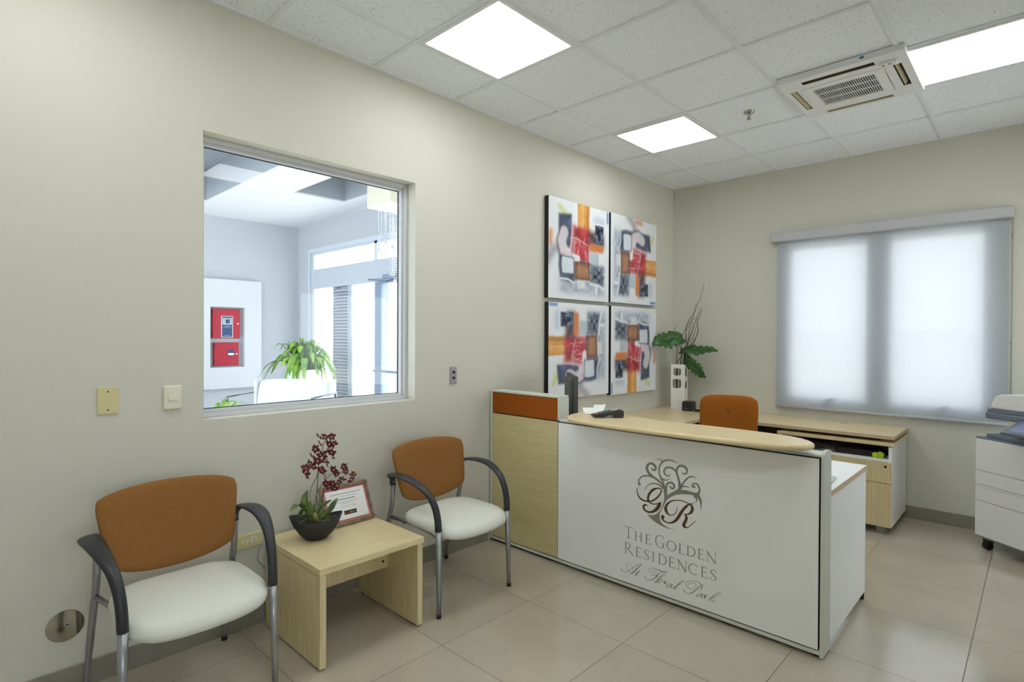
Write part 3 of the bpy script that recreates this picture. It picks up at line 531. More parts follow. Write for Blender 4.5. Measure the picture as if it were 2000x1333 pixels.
# ================================================================ PAINTINGS
def srgb_arr(c): return np.array(s2l(c))
def composition(n):
    u, v = np.meshgrid((np.arange(n)+0.5)/n, (np.arange(n)+0.5)/n)
    rng = np.random.default_rng(11)
    def sm(k, seed):
        q = np.random.default_rng(seed).random((k, k)); xi = np.linspace(0, k-1.001, n); i = xi.astype(int); f = xi-i; f = f*f*(3-2*f)
        a = q[i][:, i]*(1-f)[None]+q[i][:, np.minimum(i+1,k-1)]*f[None]; b_ = q[np.minimum(i+1,k-1)][:, i]*(1-f)[None]+q[np.minimum(i+1,k-1)][:, np.minimum(i+1,k-1)]*f[None]
        return a*(1-f)[:, None]+b_*f[:, None]
    n1, n2, n3 = sm(7,1), sm(24,2), sm(70,3)
    wob = (n1-.5)*0.03+(n2-.5)*0.006
    img = np.ones((n, n, 3))*srgb_arr((232,235,240)); img *= (0.95+0.08*n1)[..., None]
    def put(mask, c, c2=None, mix=None):
        nonlocal img
        col = srgb_arr(c)*np.ones_like(img)
        if c2 is not None: q = (mix if mix is not None else n2)[..., None]; col = col*(1-q)+srgb_arr(c2)*q
        m_ = np.clip(mask, 0, 1)[..., None]; img = img*(1-m_)+col*m_
    def rect(a, b_, c, d, soft=0.008, su=None, sv=None):
        su = su or soft; sv = sv or soft; U = u+wob; V = v-wob
        def e(x, s_): return 1/(1+np.exp(-np.clip(x/s_*2, -30, 30)))
        return e(U-a, su)*e(b_-U, su)*e(V-c, sv)*e(d-V, sv)
    def seg(pts, wd, soft=0.01):
        d = np.full((n, n), 9.0)
        for (x0, y0), (x1, y1) in zip(pts[:-1], pts[1:]):
            L2 = (x1-x0)**2+(y1-y0)**2; t_ = np.clip(((u-x0)*(x1-x0)+(v-y0)*(y1-y0))/L2, 0, 1)
            d = np.minimum(d, np.hypot(u-x0-t_*(x1-x0), v-y0-t_*(y1-y0)))
        return 1/(1+np.exp(np.clip((d-wd)/soft*2, -30, 30)))
    put(rect(.16,.93,.80,.94,.03)*.75, (120,134,156), (196,206,220))
    put(rect(.0,.055,.33,.50,.02), (224,150,96)); put(seg([(0.0,.62),(.07,.53),(.17,.47)],.045,.03)*.8, (150,146,160))
    put(seg([(.17,.08),(.30,.17)],.028,.02)*.8, (206,212,96))
    put(rect(.72,.92,.10,.17,.03)*.6, (164,186,214)); put(rect(.965,1.0,.0,.13,.008), (110,150,206))
    n4 = np.clip(0.55*n2+0.45*n1+0.25*(n3-.5), 0, 1)
    put(rect(.15,.345,.145,.47,.012), (38,46,66), (92,108,140), n4)
    put(rect(.28,.33,.2,.3,.02)*.7, (60,90,140), (120,150,190), n3)
    put(rect(.455,.65,-.1,.33,.006,sv=.03), (214,140,66), (238,196,120), (u*9%1)*.6+.4*n2); put(rect(.60,.64,0,.33,.01)*.6, (166,92,44))
    put(rect(.36,.66,.24,.62,.025), (176,44,58), (214,80,86), n2); put(rect(.40,.50,.28,.36,.02)*.6, (90,40,44))
    put(rect(.62,.92,.26,.42,.03), (66,50,52), (110,86,84), n2); put(rect(.66,.90,.40,.475,.012), (206,104,52), (226,150,72), n1)
    put(rect(.745,.90,.175,.38,.008), (28,32,46), (112,126,158), np.clip((n3*.5+n2*.5-.45)*4,0,1)); put(rect(.72,.92,.165,.18,.004), (236,238,242))
    put(rect(.67,.82,.475,.63,.008), (176,188,198), (196,206,214), n1)
    arm = seg([(.24,.33),(.20,.42),(.235,.52),(.32,.59),(.45,.615)], .062, .012); arm0 = seg([(.24,.30),(.175,.42),(.21,.55),(.31,.62)], .055, .014)
    put(arm0, (84,58,60)); put(arm, (202,202,214), (228,214,218), n1); put(rect(.38,.49,.53,.64,.006), (236,232,236))
    put(rect(.49,.66,.585,.635,.006), (126,100,132))
    put(rect(.165,.41,.555,.83,.014), (48,60,84), (96,110,138), n2)
    put(rect(.215,.385,.57,.735,.006), (206,214,226), (226,232,240), n3)
    put(rect(.66,.925,.61,.83,.02), (40,46,62), (142,154,176), np.clip((n3*.4+n2*.6)*1.6-.4,0,1)); put(seg([(.17,.80),(.30,.80),(.40,.83)],.010,.006), (226,230,236)); put(seg([(.67,.82),(.80,.83),(.91,.86)],.012,.006), (226,232,238)); put(rect(.76,.80,.82,.92,.006), (232,236,242))
    put(rect(.405,.665,.605,.80,.008), (92,62,42), (120,84,56), n3); put(rect(.435,.64,.64,.775,.025), (168,118,88), (190,140,112), n2)
    put(rect(.455,.575,.80,.885,.004), (226,232,234), (206,214,220), n3)
    rn = random.Random(4)
    for k in range(26):
        a = (rn.uniform(.38,.6), rn.uniform(.33,.5)); put(seg([a,(a[0]+rn.uniform(-.03,.03), a[1]+rn.uniform(.04,.14))],.0015,.003)*.8, (232,190,196))
    put(seg([(.34,.37),(.45,.37),(.62,.42)],.003,.003), (224,214,206))
    for k in range(9): a = (rn.uniform(.39,.47), rn.uniform(.53,.6)); put(seg([a,(a[0]+rn.uniform(-.03,.03), a[1]+rn.uniform(-.03,.03))],.003,.003), (244,244,246))
    return np.clip(img, 0, 1)
NP = 190
ART = composition(NP)
m = M['paint'] = mat('oil_on_canvas', (255,255,255), 0.32)
at_ = N(m, 'ShaderNodeVertexColor'); at_.layer_name = 'paint'; L(m, at_.outputs['Color'], bsdf(m).inputs['Base Color']); add_bump(m, 120, 0.5, 0.002, detail=5)
def painting(y0, y1, z0, z1, rot, label):
    t = thing('painting', label, 'painting', (0, (y0+y1)/2, (z0+z1)/2), 0, 'abstract canvases on the left wall')
    D = 0.042
    box(0.001, D-0.001, y0, y1, z0, z1).build('canvas_frame', M['canvas_edge'], t)
    img = np.rot90(ART, rot)          # counter-clockwise quarter turns of the one composition
    n = NP; ys = np.linspace(y0, y1, n+1); zs = np.linspace(z1, z0, n+1)
    me = bpy.data.meshes.new('painted_face')
    yy, zz = np.meshgrid(ys, zs); vs = np.stack([np.full(yy.size, 0.0), yy.ravel()-(y0+y1)/2, zz.ravel()-(z0+z1)/2], 1)
    vs[:, 0] = D
    idx = np.arange((n+1)*(n+1)).reshape(n+1, n+1)
    fs = np.stack([idx[:-1,:-1].ravel(), idx[1:,:-1].ravel(), idx[1:,1:].ravel(), idx[:-1,1:].ravel()], 1)
    me.from_pydata(vs.tolist(), [], fs.tolist())
    ca = me.color_attributes.new('paint', 'FLOAT_COLOR', 'POINT')
    pad = np.pad(img, ((0,1),(0,1),(0,0)), mode='edge'); col = np.concatenate([pad.reshape(-1,3), np.ones(((n+1)**2,1))], 1)
    ca.data.foreach_set('color', col.ravel().astype(np.float32))
    me.materials.append(M['paint']); me.update()
    o = bpy.data.objects.new('painted_face', me); COL.objects.link(o); o.parent = t
    return t
painting(-2.092, -1.262, 1.738, 2.532, 0, 'abstract canvas with an orange band at its top, upper left of four')
painting(-1.232, -0.430, 1.744, 2.540, 3, 'abstract canvas with an orange band at its right edge, upper right of four')
painting(-2.086, -1.256, 0.935, 1.706, 1, 'abstract canvas with an orange band at its left edge, behind the monitor')
painting(-1.220, -0.422, 0.915, 1.712, 2, 'abstract canvas with an orange band at its bottom, lower right of four')

# ================================================================ WALL PLATES
def plate(name, label, cat, y0, y1, z0, z1, mt, t=0.007, bev=0.003):
    th = thing(name, label, cat, (0, (y0+y1)/2, (z0+z1)/2)); box(0.0, t, y0, y1, z0, z1).build('cover_plate', mt, th, bevel=bev); return th
def screw(p, y, z, x=0.007, mt=None): MB().disc((x-0.001,y,z), 0.0035, 'x', 0.002, 12).box(x+0.0008, x+0.0013, y-0.003, y+0.003, z-0.0005, z+0.0005).build('screw', mt or M['almond_dark'], p)
t = plate('blank_wall_plate', 'blank almond wall plate with two screws, leftmost on the wall', 'wall plate', -4.932, -4.858, 1.100, 1.213, M['beige_plate']); screw(t,-4.895,1.194); screw(t,-4.895,1.118)
t = plate('light_switch', 'ivory light switch with a small rocker, just left of the interior window', 'switch', -4.694, -4.622, 1.100, 1.206, M['ivory_plate'], 0.014, 0.006)
MB().box(0.012, 0.019, -4.677, -4.640, 1.140, 1.163).build('rocker', M['ivory_plate'], t, bevel=0.002)
t = plate('power_outlet', 'almond double power outlet above the baseboard between chair and table', 'outlet', -4.384, -4.262, 0.390, 0.457, M['beige_plate'])
for y in (-4.345, -4.303):
    q = MB().disc((0.006,y,0.424), 0.0165, 'x', 0.003, 20, 0.0145).build('socket', M['ivory_plate'], t)
    MB().box(0.009,0.0096,y-0.006,y-0.004,0.427,0.434).box(0.009,0.0096,y+0.004,y+0.006,0.427,0.434).disc((0.009,y,0.4175),0.0026,'x',0.0006,10).build('slots', M['almond_dark'], q)
t = plate('thermostat_plate', 'small steel control plate with two buttons, right of the interior window', 'wall plate', -3.046, -2.990, 1.118, 1.232, M['steel_plate'])
for z in (1.195, 1.158): MB().box(0.006,0.010,-3.028,-3.006,z-0.008,z+0.008).build('button', M['dark_plastic'], t)
t = thing('round_wall_cover', 'round polished steel cover plate low on the wall, left of the near chair', 'cover plate', (0, -5.036, 0.268))
MB().disc((0.0,-5.036,0.268), 0.062, 'x', 0.004, 48).build('disc', M['chrome'], t, bevel=0.0015)
MB().disc((0.004,-5.030,0.272), 0.009, 'x', 0.003, 20).build('lock_ring', M['silver'], t)
MB().disc((0.007,-5.030,0.272), 0.004, 'x', 0.001, 12).build('lock_core', M['dark_plastic'], t)
t = thing('loose_cable', 'thin grey cord dropping from the outlet behind the side table', 'cord', (0, -4.26, 0.2))
MB().tube(crom([(0.012,-4.262,0.40),(0.03,-4.285,0.37),(0.035,-4.295,0.33),(0.03,-4.27,0.29),(0.025,-4.20,0.2),(0.03,-4.1,0.02)]), 0.003, 6).build('cord', M['ink'], t)

# ================================================================ WAITING CHAIRS
def make_chair(label):
    t = thing('waiting_chair', label, 'chair', (0,0,0), 0, 'waiting chairs along the left wall')
    kw = dict(parent=t, world=False)
    # legs (front ones carry the black sleeve of the arm)
    for sg in (-1, 1):
        g = MB().tube([(0.613,sg*0.256,0.012),(0.607,sg*0.253,0.25),(0.600,sg*0.250,0.447)], [0.0105,0.0145,0.0165], 14)
        lg = g.build('leg', M['silver'], **kw)
        MB().tube([(0.6135,sg*0.2563,0.0),(0.613,sg*0.256,0.018)], 0.0125, 12).build('foot_cap', M['black'], lg, world=False)
    for sg in (-1, 1):
        g = MB().tube(crom([(0.046,sg*0.262,0.012),(0.100,sg*0.258,0.20),(0.150,sg*0.254,0.36),(0.176,sg*0.252,0.44),(0.196,sg*0.252,0.52),(0.200,sg*0.252,0.625)],4), [0.011]*4+[0.0135]*13+[0.013]*4, 12)
        lg = g.build('leg', M['silver'], **kw)
        MB().tube([(0.044,sg*0.2625,0.0),(0.048,sg*0.262,0.018)], 0.0125, 12).build('foot_cap', M['black'], lg, world=False)
    g = MB()
    for sg in (-1, 1):
        g.tube([(0.168,sg*0.252,0.418),(0.30,sg*0.225,0.412),(0.50,sg*0.225,0.405),(0.598,sg*0.250,0.405)], 0.011, 10)
    g.tube([(0.55,-0.23,0.392),(0.55,0.23,0.392)], 0.012, 10).tube([(0.27,-0.23,0.405),(0.27,0.23,0.405)], 0.012, 10)
    g.build('seat_rails', M['silver'], **kw)
    g = MB().prism([(0.27,-0.190),(0.58,-0.190),(0.58,0.190),(0.27,0.190)], 'z', 0.404, 0.418)
    g.build('seat_pan', M['black'], bevel=0.006, **kw)
    # seat
    g = MB(); nr, na = 12, 56
    prof = [(0.0,0.405),(0.55,0.400),(0.80,0.398),(0.93,0.403),(0.985,0.415),(1.0,0.430),(0.985,0.446),(0.94,0.459),(0.86,0.467),(0.70,0.473),(0.45,0.476),(0.0,0.477)]
    vs = []
    for rr, z in prof:
        for k in range(na):
            a_ = 2*PI*k/na; ca, sa = math.cos(a_), math.sin(a_); e = 2/4.2
            x = abs(ca)**e*(1 if ca > 0 else -1)*0.225*rr; y = abs(sa)**e*(1 if sa > 0 else -1)*0.246*rr
            if x > 0: x *= 1+0.10*(1-(y/0.242)**2)          # bowed front
            y *= 1-0.02*max(0,-x/0.225)
            dz = -0.030*max(0, (x-0.06)/0.19)**2 - 0.006*(1-(y/0.245)**2)*(1 if z > .44 else 0)
            dz -= 0.012*max(0, abs(y)/0.245-0.5)
            vs.append((0.44+x, y, z+dz))
    fs = [(i*na+k, i*na+(k+1)%na, (i+1)*na+(k+1)%na, (i+1)*na+k) for i in range(len(prof)-1) for k in range(na)]
    g.add(vs, fs, True); g.build('seat', M['vinyl'], **kw)
    # backrest
    half = lambda q: 0.232+0.034*q**1.3
    top = lambda s_: 0.826-0.022*s_*s_-0.012*abs(s_)**6
    bot = lambda s_: 0.478+0.055*abs(s_)**2.2
    xc = lambda s_, q: 0.218-0.060*q+0.040*s_*s_
    g = MB(); padded(g, half, top, bot, xc, 0.046)
    g.build('backrest', M['orange'], **kw)
    # arms
    for sg in (-1, 1):
        pts = [(0.199,sg*0.252,0.600),(0.196,sg*0.255,0.640),(0.205,sg*0.268,0.662),(0.250,sg*0.283,0.672),(0.32,sg*0.287,0.677),(0.40,sg*0.284,0.672),(0.475,sg*0.275,0.650),(0.535,sg*0.264,0.615),(0.575,sg*0.256,0.560),(0.594,sg*0.252,0.500),(0.600,sg*0.250,0.436)]
        wd = [0.016,0.017,0.024,0.036,0.038,0.033,0.026,0.021,0.019,0.0185,0.0185]
        th = [0.016,0.014,0.010,0.009,0.009,0.010,0.011,0.013,0.016,0.018,0.0185]
        P_ = crom([(*p_, a_, b_) for p_, a_, b_ in zip(pts, wd, th)], 5)
        g = MB(); ringn = 14; rings = []
        for i, q in enumerate(P_):
            p_ = Vector(q[:3]); tg = (Vector(P_[min(i+1,len(P_)-1)][:3])-Vector(P_[max(i-1,0)][:3])).normalized()
            side = Vector((0,1,0)); side = (side-tg*side.dot(tg)).normalized(); nrm = tg.cross(side)
            rings.append([p_+side*(q[3]*math.cos(2*PI*k/ringn))+nrm*(q[4]*math.sin(2*PI*k/ringn)) for k in range(ringn)])
        vs = [v_ for r_ in rings for v_ in r_]
        g.add(vs, [(i*ringn+k, i*ringn+(k+1)%ringn, (i+1)*ringn+(k+1)%ringn, (i+1)*ringn+k) for i in range(len(rings)-1) for k in range(ringn)], True)
        g.add(rings[0], [tuple(range(ringn))]); g.add(rings[-1], [tuple(range(ringn))])
        g.build('armrest', M['arm'], **kw)
    return t
c1 = make_chair('orange-backed chair with white seat nearest the round steel wall cover')
c1.location = (0, -4.715, 0)
copy_tree(c1, None, (0, -3.370, 0), 'orange-backed chair with white seat between the side table and the reception desk')

# ================================================================ SIDE TABLE
t = thing('side_table', 'low maple side table between the two waiting chairs', 'table', (0.33, -4.0, 0))
box(0.055, 0.615, -4.272, -3.722, 0.412, 0.440).build('table_top', M['wood_table'], t, bevel=0.002)
for y0, y1 in ((-4.268,-4.238), (-3.756,-3.726)):
    p_ = box(0.065, 0.608, y0, y1, 0.008, 0.412).build('side_panel', M['wood_v'], t, bevel=0.0015)
    for fx_ in (0.57, 0.10): MB().disc((fx_,(y0+y1)/2,0.0),0.012,'z',0.009,12).build('foot_glide', M['black'], p_)
box(0.33, 0.350, -4.238, -3.756, 0.225, 0.412).build('apron', M['wood_v'], t, bevel=0.001)
MB().disc((0.350,-3.785,0.262), 0.006, 'x', 0.003, 12).build('fixing_cap', M['ink_dark'], t)
box(0.55, 0.575, -3.775, -3.757, 0.398, 0.412).build('bracket', M['black'], t)
# ---------------- orchid
oc = (0.262, -4.108)
t = thing('potted_orchid', 'burgundy orchid with green leaves in a black boat-shaped bowl on the side table', 'plant', (oc[0], oc[1], 0.44))
g = MB(); na = 40
prof = [(0.001,0.0),(0.30,0.0),(0.40,0.004),(0.62,0.030),(0.84,0.065),(1.0,0.106),(0.955,0.106),(0.80,0.068),(0.60,0.040),(0.3,0.03),(0.001,0.03)]
vs = []; th0 = R(62)
for rr, z in prof:
    for k in range(na):
        a_ = 2*PI*k/na; lx, ly = 0.124*rr*math.cos(a_), 0.082*rr*math.sin(a_)
        zz = z*(1+0.16*math.cos(a_)**2*(z/0.106) - 0.10*math.sin(a_)**2*(z/0.106))
        vs.append((oc[0]+lx*math.cos(th0)-ly*math.sin(th0), oc[1]+lx*math.sin(th0)+ly*math.cos(th0), 0.44+zz))
g.add(vs, [(i*na+k, i*na+(k+1)%na, (i+1)*na+(k+1)%na, (i+1)*na+k) for i in range(len(prof)-1) for k in range(na)], True)
g.build('bowl', M['bowl'], t)
g = MB(); g.lathe([(0.07,0.0),(0.05,0.012),(0.001,0.02)], (oc[0],oc[1],0.515), 20, 0.95, 1.15); g.build('moss', M['soil'], t)
def leaf_mesh(mb, pts, width, fold=0.25, n=7, up=Vector((0,0,1)), side0=None, tip=0.0, base=0.25):
    P_ = crom(pts, n); k = len(P_); vs = []
    for i, q in enumerate(P_):
        p_ = Vector(q); tg = (Vector(P_[min(i+1,k-1)])-Vector(P_[max(i-1,0)])).normalized()
        sd = side0 if side0 is not None else tg.cross(up)
        sd = (sd-tg*sd.dot(tg))
        if sd.length < 1e-3: sd = Vector((0,1,0))
        sd.normalize(); nn = tg.cross(sd).normalized()
        s_ = i/(k-1); wv_ = width/2*max(tip, (math.sin(PI*min(1, s_*0.92+0.08))**0.65)*(base+(1-base)*min(1, s_*3)))
        if i == k-1: wv_ = 0.0005
        for c_ in (-1, -0.5, 0, 0.5, 1): vs.append(p_+sd*wv_*c_+nn*wv_*fold*(abs(c_)))
    fs = [(i*5+j_, i*5+j_+1, (i+1)*5+j_+1, (i+1)*5+j_) for i in range(k-1) for j_ in range(4)]
    mb.add(vs, fs, True); return mb
def solid(o, th=0.0012): md = o.modifiers.new('solid', 'SOLIDIFY'); md.thickness = th; return o
vd = Vector((0.5,0.86,0)).normalized()
for i, (pts, wd) in enumerate(ORCHID_LEAVES):
    g = MB(); leaf_mesh(g, pts, wd*1.25, 0.3, side0=Vector((0.45*math.sin(i*2.1),0.8,0.35*math.cos(i*1.7))))
    o = g.build('leaf', M['leaf_pale'] if i == 9 else M['leaf'], t, recalc=False); solid(o)
    if i == 9: o['label'] = 'pale yellowish leaf'
for i, q in enumerate(ORCHID_STEMS):
    MB().tube(crom(q, 5), 0.0022 if i < 2 else 0.0018, 8).build('stem' if i < 2 else 'stake', M['stem'] if i < 2 else M['stick'], t)
for q in ORCHID_ROOTS: MB().tube(crom(q, 4), 0.0016, 6).build('air_root', M['stem'], t)
random.seed(8)
def flower_data():
    mb = MB(); ang = [90, 162, 18, 234, 306]
    for k, a_ in enumerate(ang):
        a_ = R(a_); ln, wd = (0.024, 0.019) if k in (1,2) else (0.021, 0.013)
        d_ = Vector((0, math.cos(a_), math.sin(a_))); sd = Vector((0,-math.sin(a_), math.cos(a_)))
        leaf_mesh(mb, [d_*0.002, d_*ln*0.5+Vector((0.004,0,0)), d_*ln+Vector((-0.001,0,0))], wd, 0.25, 4, side0=sd, base=0.5)
    return mb
FM = flower_data().build('flower', M['petal'], t, recalc=False, world=False); FM.location = Vector(FLOWERS[0])-t.location
g = MB().sphere((0.004,0,-0.001), 0.0035, 8, 5).build('flower_centre', M['petal_centre'], FM, world=False)
for i, p_ in enumerate(FLOWERS):
    if i == 0: f_ = FM
    else:
        f_ = FM.copy(); COL.objects.link(f_); f_.parent = t; f_.location = Vector(p_)-t.location
        gg = g.copy(); COL.objects.link(gg); gg.parent = f_
    f_.rotation_euler = (random.uniform(-0.6,0.6), random.uniform(-0.7,0.7), R(-50)+random.uniform(-1.1,1.1)); k = random.uniform(0.85,1.15); f_.scale = (k,k,k)
g = MB().sphere((0.278,-3.905,0.735), 0.006, 8, 6, sc=(1,1,1.7)).build('yellow_lip', M['petal_yellow'], t)
# ---------------- certificate
cb_, ct_ = Vector((0.192,0,0.443)), Vector((0.100,0,0.634)); hh = (ct_-cb_).length
t = thing('framed_certificate', 'framed certificate with a red border leaning behind the orchid', 'frame', (0.192, -3.878, 0.443))
dz = (ct_-cb_).normalized(); dn = Vector((dz.z,0,-dz.x)); W0, W1 = -4.018, -3.738
def cq(u, v_, o_): p_ = cb_+dz*v_+dn*o_; return (p_.x, u, p_.z)
def slab(mb, u0, u1, v0, v1, o0, o1, mi=0):
    mb.add([cq(u0,v0,o0),cq(u1,v0,o0),cq(u1,v1,o0),cq(u0,v1,o0),cq(u0,v0,o1),cq(u1,v0,o1),cq(u1,v1,o1),cq(u0,v1,o1)], [(0,3,2,1),(4,5,6,7),(0,1,5,4),(1,2,6,5),(2,3,7,6),(3,0,4,7)], False, mi); return mb
g = MB(); b_ = 0.014
for a in ((W0,W1,0,b_),(W0,W1,hh-b_,hh),(W0,W0+b_,b_,hh-b_),(W1-b_,W1,b_,hh-b_)): slab(g, *a, 0, 0.014)
g.build('frame', M['bronze_frame'], t, bevel=0.003)
slab(MB(), W0+b_, W1-b_, b_, hh-b_, 0.002, 0.005).build('border', M['paper_red'], t)
slab(MB(), W0+b_+0.016, W1-b_-0.012, b_+0.014, hh-b_-0.014, 0.005, 0.0056).build('certificate_paper', M['paper'], t)
g = MB(); uc = (W0+W1)/2+0.004
for v_, hw, th_, mi in ((0.160,0.088,0.0035,0),(0.146,0.062,0.0018,0),(0.131,0.050,0.003,1),(0.117,0.058,0.0016,0),(0.109,0.035,0.0016,0),(0.097,0.045,0.0012,0),(0.089,0.05,0.0012,0)): slab(g, uc-hw, uc+hw, v_, v_+th_, 0.0056, 0.0059, mi)
slab(g, W1-0.055, W1-0.030, 0.036, 0.0372, 0.0056, 0.0059, 0)
g.build('printed_lines', [M['ink'], M['ink_dark']], t)
g = MB(); slab(g, uc-0.030, uc+0.042, 0.050, 0.071, 0.0056, 0.0062, 0)
for k in range(10):
    a_ = uc-0.026+k*0.0064; 
    if k == 5: slab(g, a_, a_+0.0015, 0.056, 0.064, 0.0062, 0.0065, 2); slab(g, a_+0.003, a_+0.0045, 0.056, 0.064, 0.0062, 0.0065, 2); slab(g, a_+0.0015, a_+0.003, 0.063, 0.066, 0.0062, 0.0065, 2)
    else: slab(g, a_, a_+0.004, 0.057, 0.062, 0.0062, 0.0065, 1 if k < 5 else 3)
g.build('badge', [M['ink_dark'], M['red_ink'], M['yellow_ink'], M['ink']], t)
MB().add([(0.145,-3.90,0.54),(0.145,-3.86,0.54),(0.045,-3.86,0.441),(0.045,-3.90,0.441)],[(0,1,2,3)]).build('easel_leg', M['ink_dark'], t).modifiers.new('s','SOLIDIFY').thickness = 0.003

# ================================================================ RECEPTION DESK
FY = -2.680
rd = thing('reception_desk', 'white and maple reception desk with tree emblem and lettering on its front', 'reception desk', (1.1, -2.62, 0))
# carcass behind the front skins
g = MB().box(0.045, 2.105, FY+0.006, FY+0.10, 0.035, 0.898)
g.build('front_core', M['black'], rd)
box(0.034, 0.6165, FY, FY+0.004, 0.040, 0.8965).build('maple_panel', M['wood_h'], rd)
box(0.6215, 2.105, FY, FY+0.004, 0.040, 0.893).build('white_front_panel', M['white_panel'], rd)
MB().box(0.014, 2.112, FY-0.001, FY+0.012, 0.017, 0.033).build('base_rail', M['white_edge'], rd, bevel=0.002)
for x in (0.1, 0.62, 1.2, 1.75, 2.08): MB().disc((x,FY+0.05,0.0),0.014,'z',0.036,12).build('levelling_foot', M['black'], rd)
MB().box(0.012, 0.030, FY-0.004, FY+0.11, 0.012, 1.058).build('left_end_post', M['white_edge'], rd, bevel=0.004)
# right end post with rounded top
g = MB(); prof = [(FY-0.002,0.008),(FY+0.112,0.008),(FY+0.112,0.915)]+[(FY+0.055+0.057*math.cos(a_), 0.908+0.020*math.sin(a_)) for a_ in [PI*i/10 for i in range(11)]]+[(FY-0.002,0.90)]
g.prism(prof, 'x', 2.113, 2.1265); g.build('right_end_post', M['white_edge'], rd, bevel=0.002)
MB().box(0.6215, 2.112, FY+0.008, FY+0.108, 0.898, 0.910).build('top_rail', M['white_edge'], rd, bevel=0.003)
# raised screen section on the left
g = MB().box(0.030, 0.6215, FY+0.006, FY+0.100, 0.905, 1.043).build('screen_core', M['white_edge'], rd)
box(0.034, 0.6165, FY-0.001, FY+0.0065, 0.903, 1.043).build('orange_panel', M['orange_board'], rd, bevel=0.001)
MB().box(0.014, 0.6235, FY-0.003, FY+0.102, 1.045, 1.058).build('screen_cap', M['white_edge'], rd, bevel=0.003)
box(0.617, 0.6245, FY-0.002, FY+0.101, 0.904, 1.045).build('screen_end', M['white_edge'], rd)
# side end panel and inner worktop
box(2.100, 2.1245, FY+0.112, -1.862, 0.040, 0.706).build('side_panel', M['white_panel'], rd, bevel=0.001)
box(0.70, 2.127, FY+0.104, -1.855, 0.708, 0.7345).build('worktop', [M['white_panel']], rd)
box(2.1272, 2.1285, FY+0.113, -1.855, 0.708, 0.7340).build('edge_band', M['wood_edge'], rd)
MB().disc((2.108,-1.875,0.0),0.016,'z',0.040,14).build('levelling_foot', M['black'], rd)
# transaction counter
pts = [(0.735,-2.60),(0.745,-2.72),(0.80,-2.82),(0.92,-2.872),(1.15,-2.890),(1.45,-2.885),(1.75,-2.868),(1.95,-2.835),(2.06,-2.778),(2.090,-2.700),(2.050,-2.625),(1.96,-2.568),(1.80,-2.540),(1.60,-2.535),(1.40,-2.545),(1.22,-2.555),(1.06,-2.530),(0.92,-2.480),(0.80,-2.475),(0.745,-2.52)]
cl = [tuple(q[:2]) for q in crom(pts+[pts[0]], 5)[:-1]]
g = MB(); n = len(cl); cxm = sum(p_[0] for p_ in cl)/n; cym = sum(p_[1] for p_ in cl)/n
def off(p_, d, i):
    a_, b_ = cl[i-1], cl[(i+1) % n]; tx, ty = b_[0]-a_[0], b_[1]-a_[1]; l_ = math.hypot(tx, ty); nx, ny = ty/l_, -tx/l_
    if nx*(p_[0]-cxm)+ny*(p_[1]-cym) < 0: nx, ny = -nx, -ny
    return (p_[0]+nx*d, p_[1]+ny*d)
ringz = [(-0.012,0.936),(-0.004,0.939),(0.0,0.946),(0.0,0.953),(-0.003,0.959),(-0.010,0.963)]
vs = []
for d, z in ringz:
    for i, p_ in enumerate(cl): q = off(p_, d, i); vs.append((q[0], q[1], z))
g.add(vs, [(k*n+i, k*n+(i+1)%n, (k+1)*n+(i+1)%n, (k+1)*n+i) for k in range(len(ringz)-1) for i in range(n)], True)
tris = tessellate_polygon([[Vector((*v_[:2],0)) for v_ in vs[-n:]]]); g.add(vs[-n:], [tuple(q) for q in tris])
tris = tessellate_polygon([[Vector((*v_[:2],0)) for v_ in vs[:n]]]); g.add(vs[:n], [tuple(q)[::-1] for q in tris])
g.build('transaction_counter', M['wood'], rd)
for x in (0.86, 1.16, 1.81): box(x-0.045, x+0.045, FY-0.0, FY+0.10, 0.910, 0.9365).build('counter_bracket', M['white_plastic'], rd, bevel=0.002)
# ---- emblem and lettering on the front (flat vinyl)
ZF = FY-0.0008
def stroke(mb, pts, n=7, y=ZF):
    P_ = [tuple(q) for q in crom(pts, n)] if len(pts) > 2 else pts
    vs = []; k = len(P_)
    for i, (x, z, wd) in enumerate(P_):
        a_, b_ = P_[max(i-1,0)], P_[min(i+1,k-1)]; tx, tz = b_[0]-a_[0], b_[1]-a_[1]; l_ = math.hypot(tx, tz) or 1
        vs += [(x-tz/l_*wd/2, y, z+tx/l_*wd/2), (x+tz/l_*wd/2, y, z-tx/l_*wd/2)]
    mb.add(vs, [(2*i, 2*i+1, 2*i+3, 2*i+2) for i in range(k-1)])
def dot(mb, x, z, r_, y=ZF):
    vs = [(x+r_*math.cos(2*PI*i/20), y, z+r_*math.sin(2*PI*i/20)) for i in range(20)]; mb.add(vs, [tuple(range(20))])
def vinyl(name, strokes, dots, mt, extra=None, y=ZF, wmul=1.0):
    mb = MB()
    for k, s_ in enumerate(strokes): stroke(mb, [(a*1e-4, b*1e-4, c*1e-4*wmul) for a, b, c in s_], y=y-k*4e-6)
    for a, b, c in dots: dot(mb, a*1e-4, b*1e-4, c*1e-4, y-1.5e-4)
    if extra: mb.add([(a*1e-4, y-1.2e-4, b*1e-4) for a, b in extra], [tuple(q) for q in tessellate_polygon([[Vector((a,b,0)) for a, b in extra]])])
    o = mb.build(name, mt, rd, recalc=False); return o
vinyl('tree_emblem', LOGO_TREE, LOGO_TREE_DOTS, M['logo_grey'], LOGO_TRUNK)
vinyl('monogram', LOGO_MONOGRAM, LOGO_MONOGRAM_DOTS, M['logo_brown'], y=ZF-3e-4)
vinyl('script_lettering', LOGO_SCRIPT, LOGO_SCRIPT_DOTS, M['logo_text'], wmul=1.0)
TK, TN = 0.0058, 0.0024
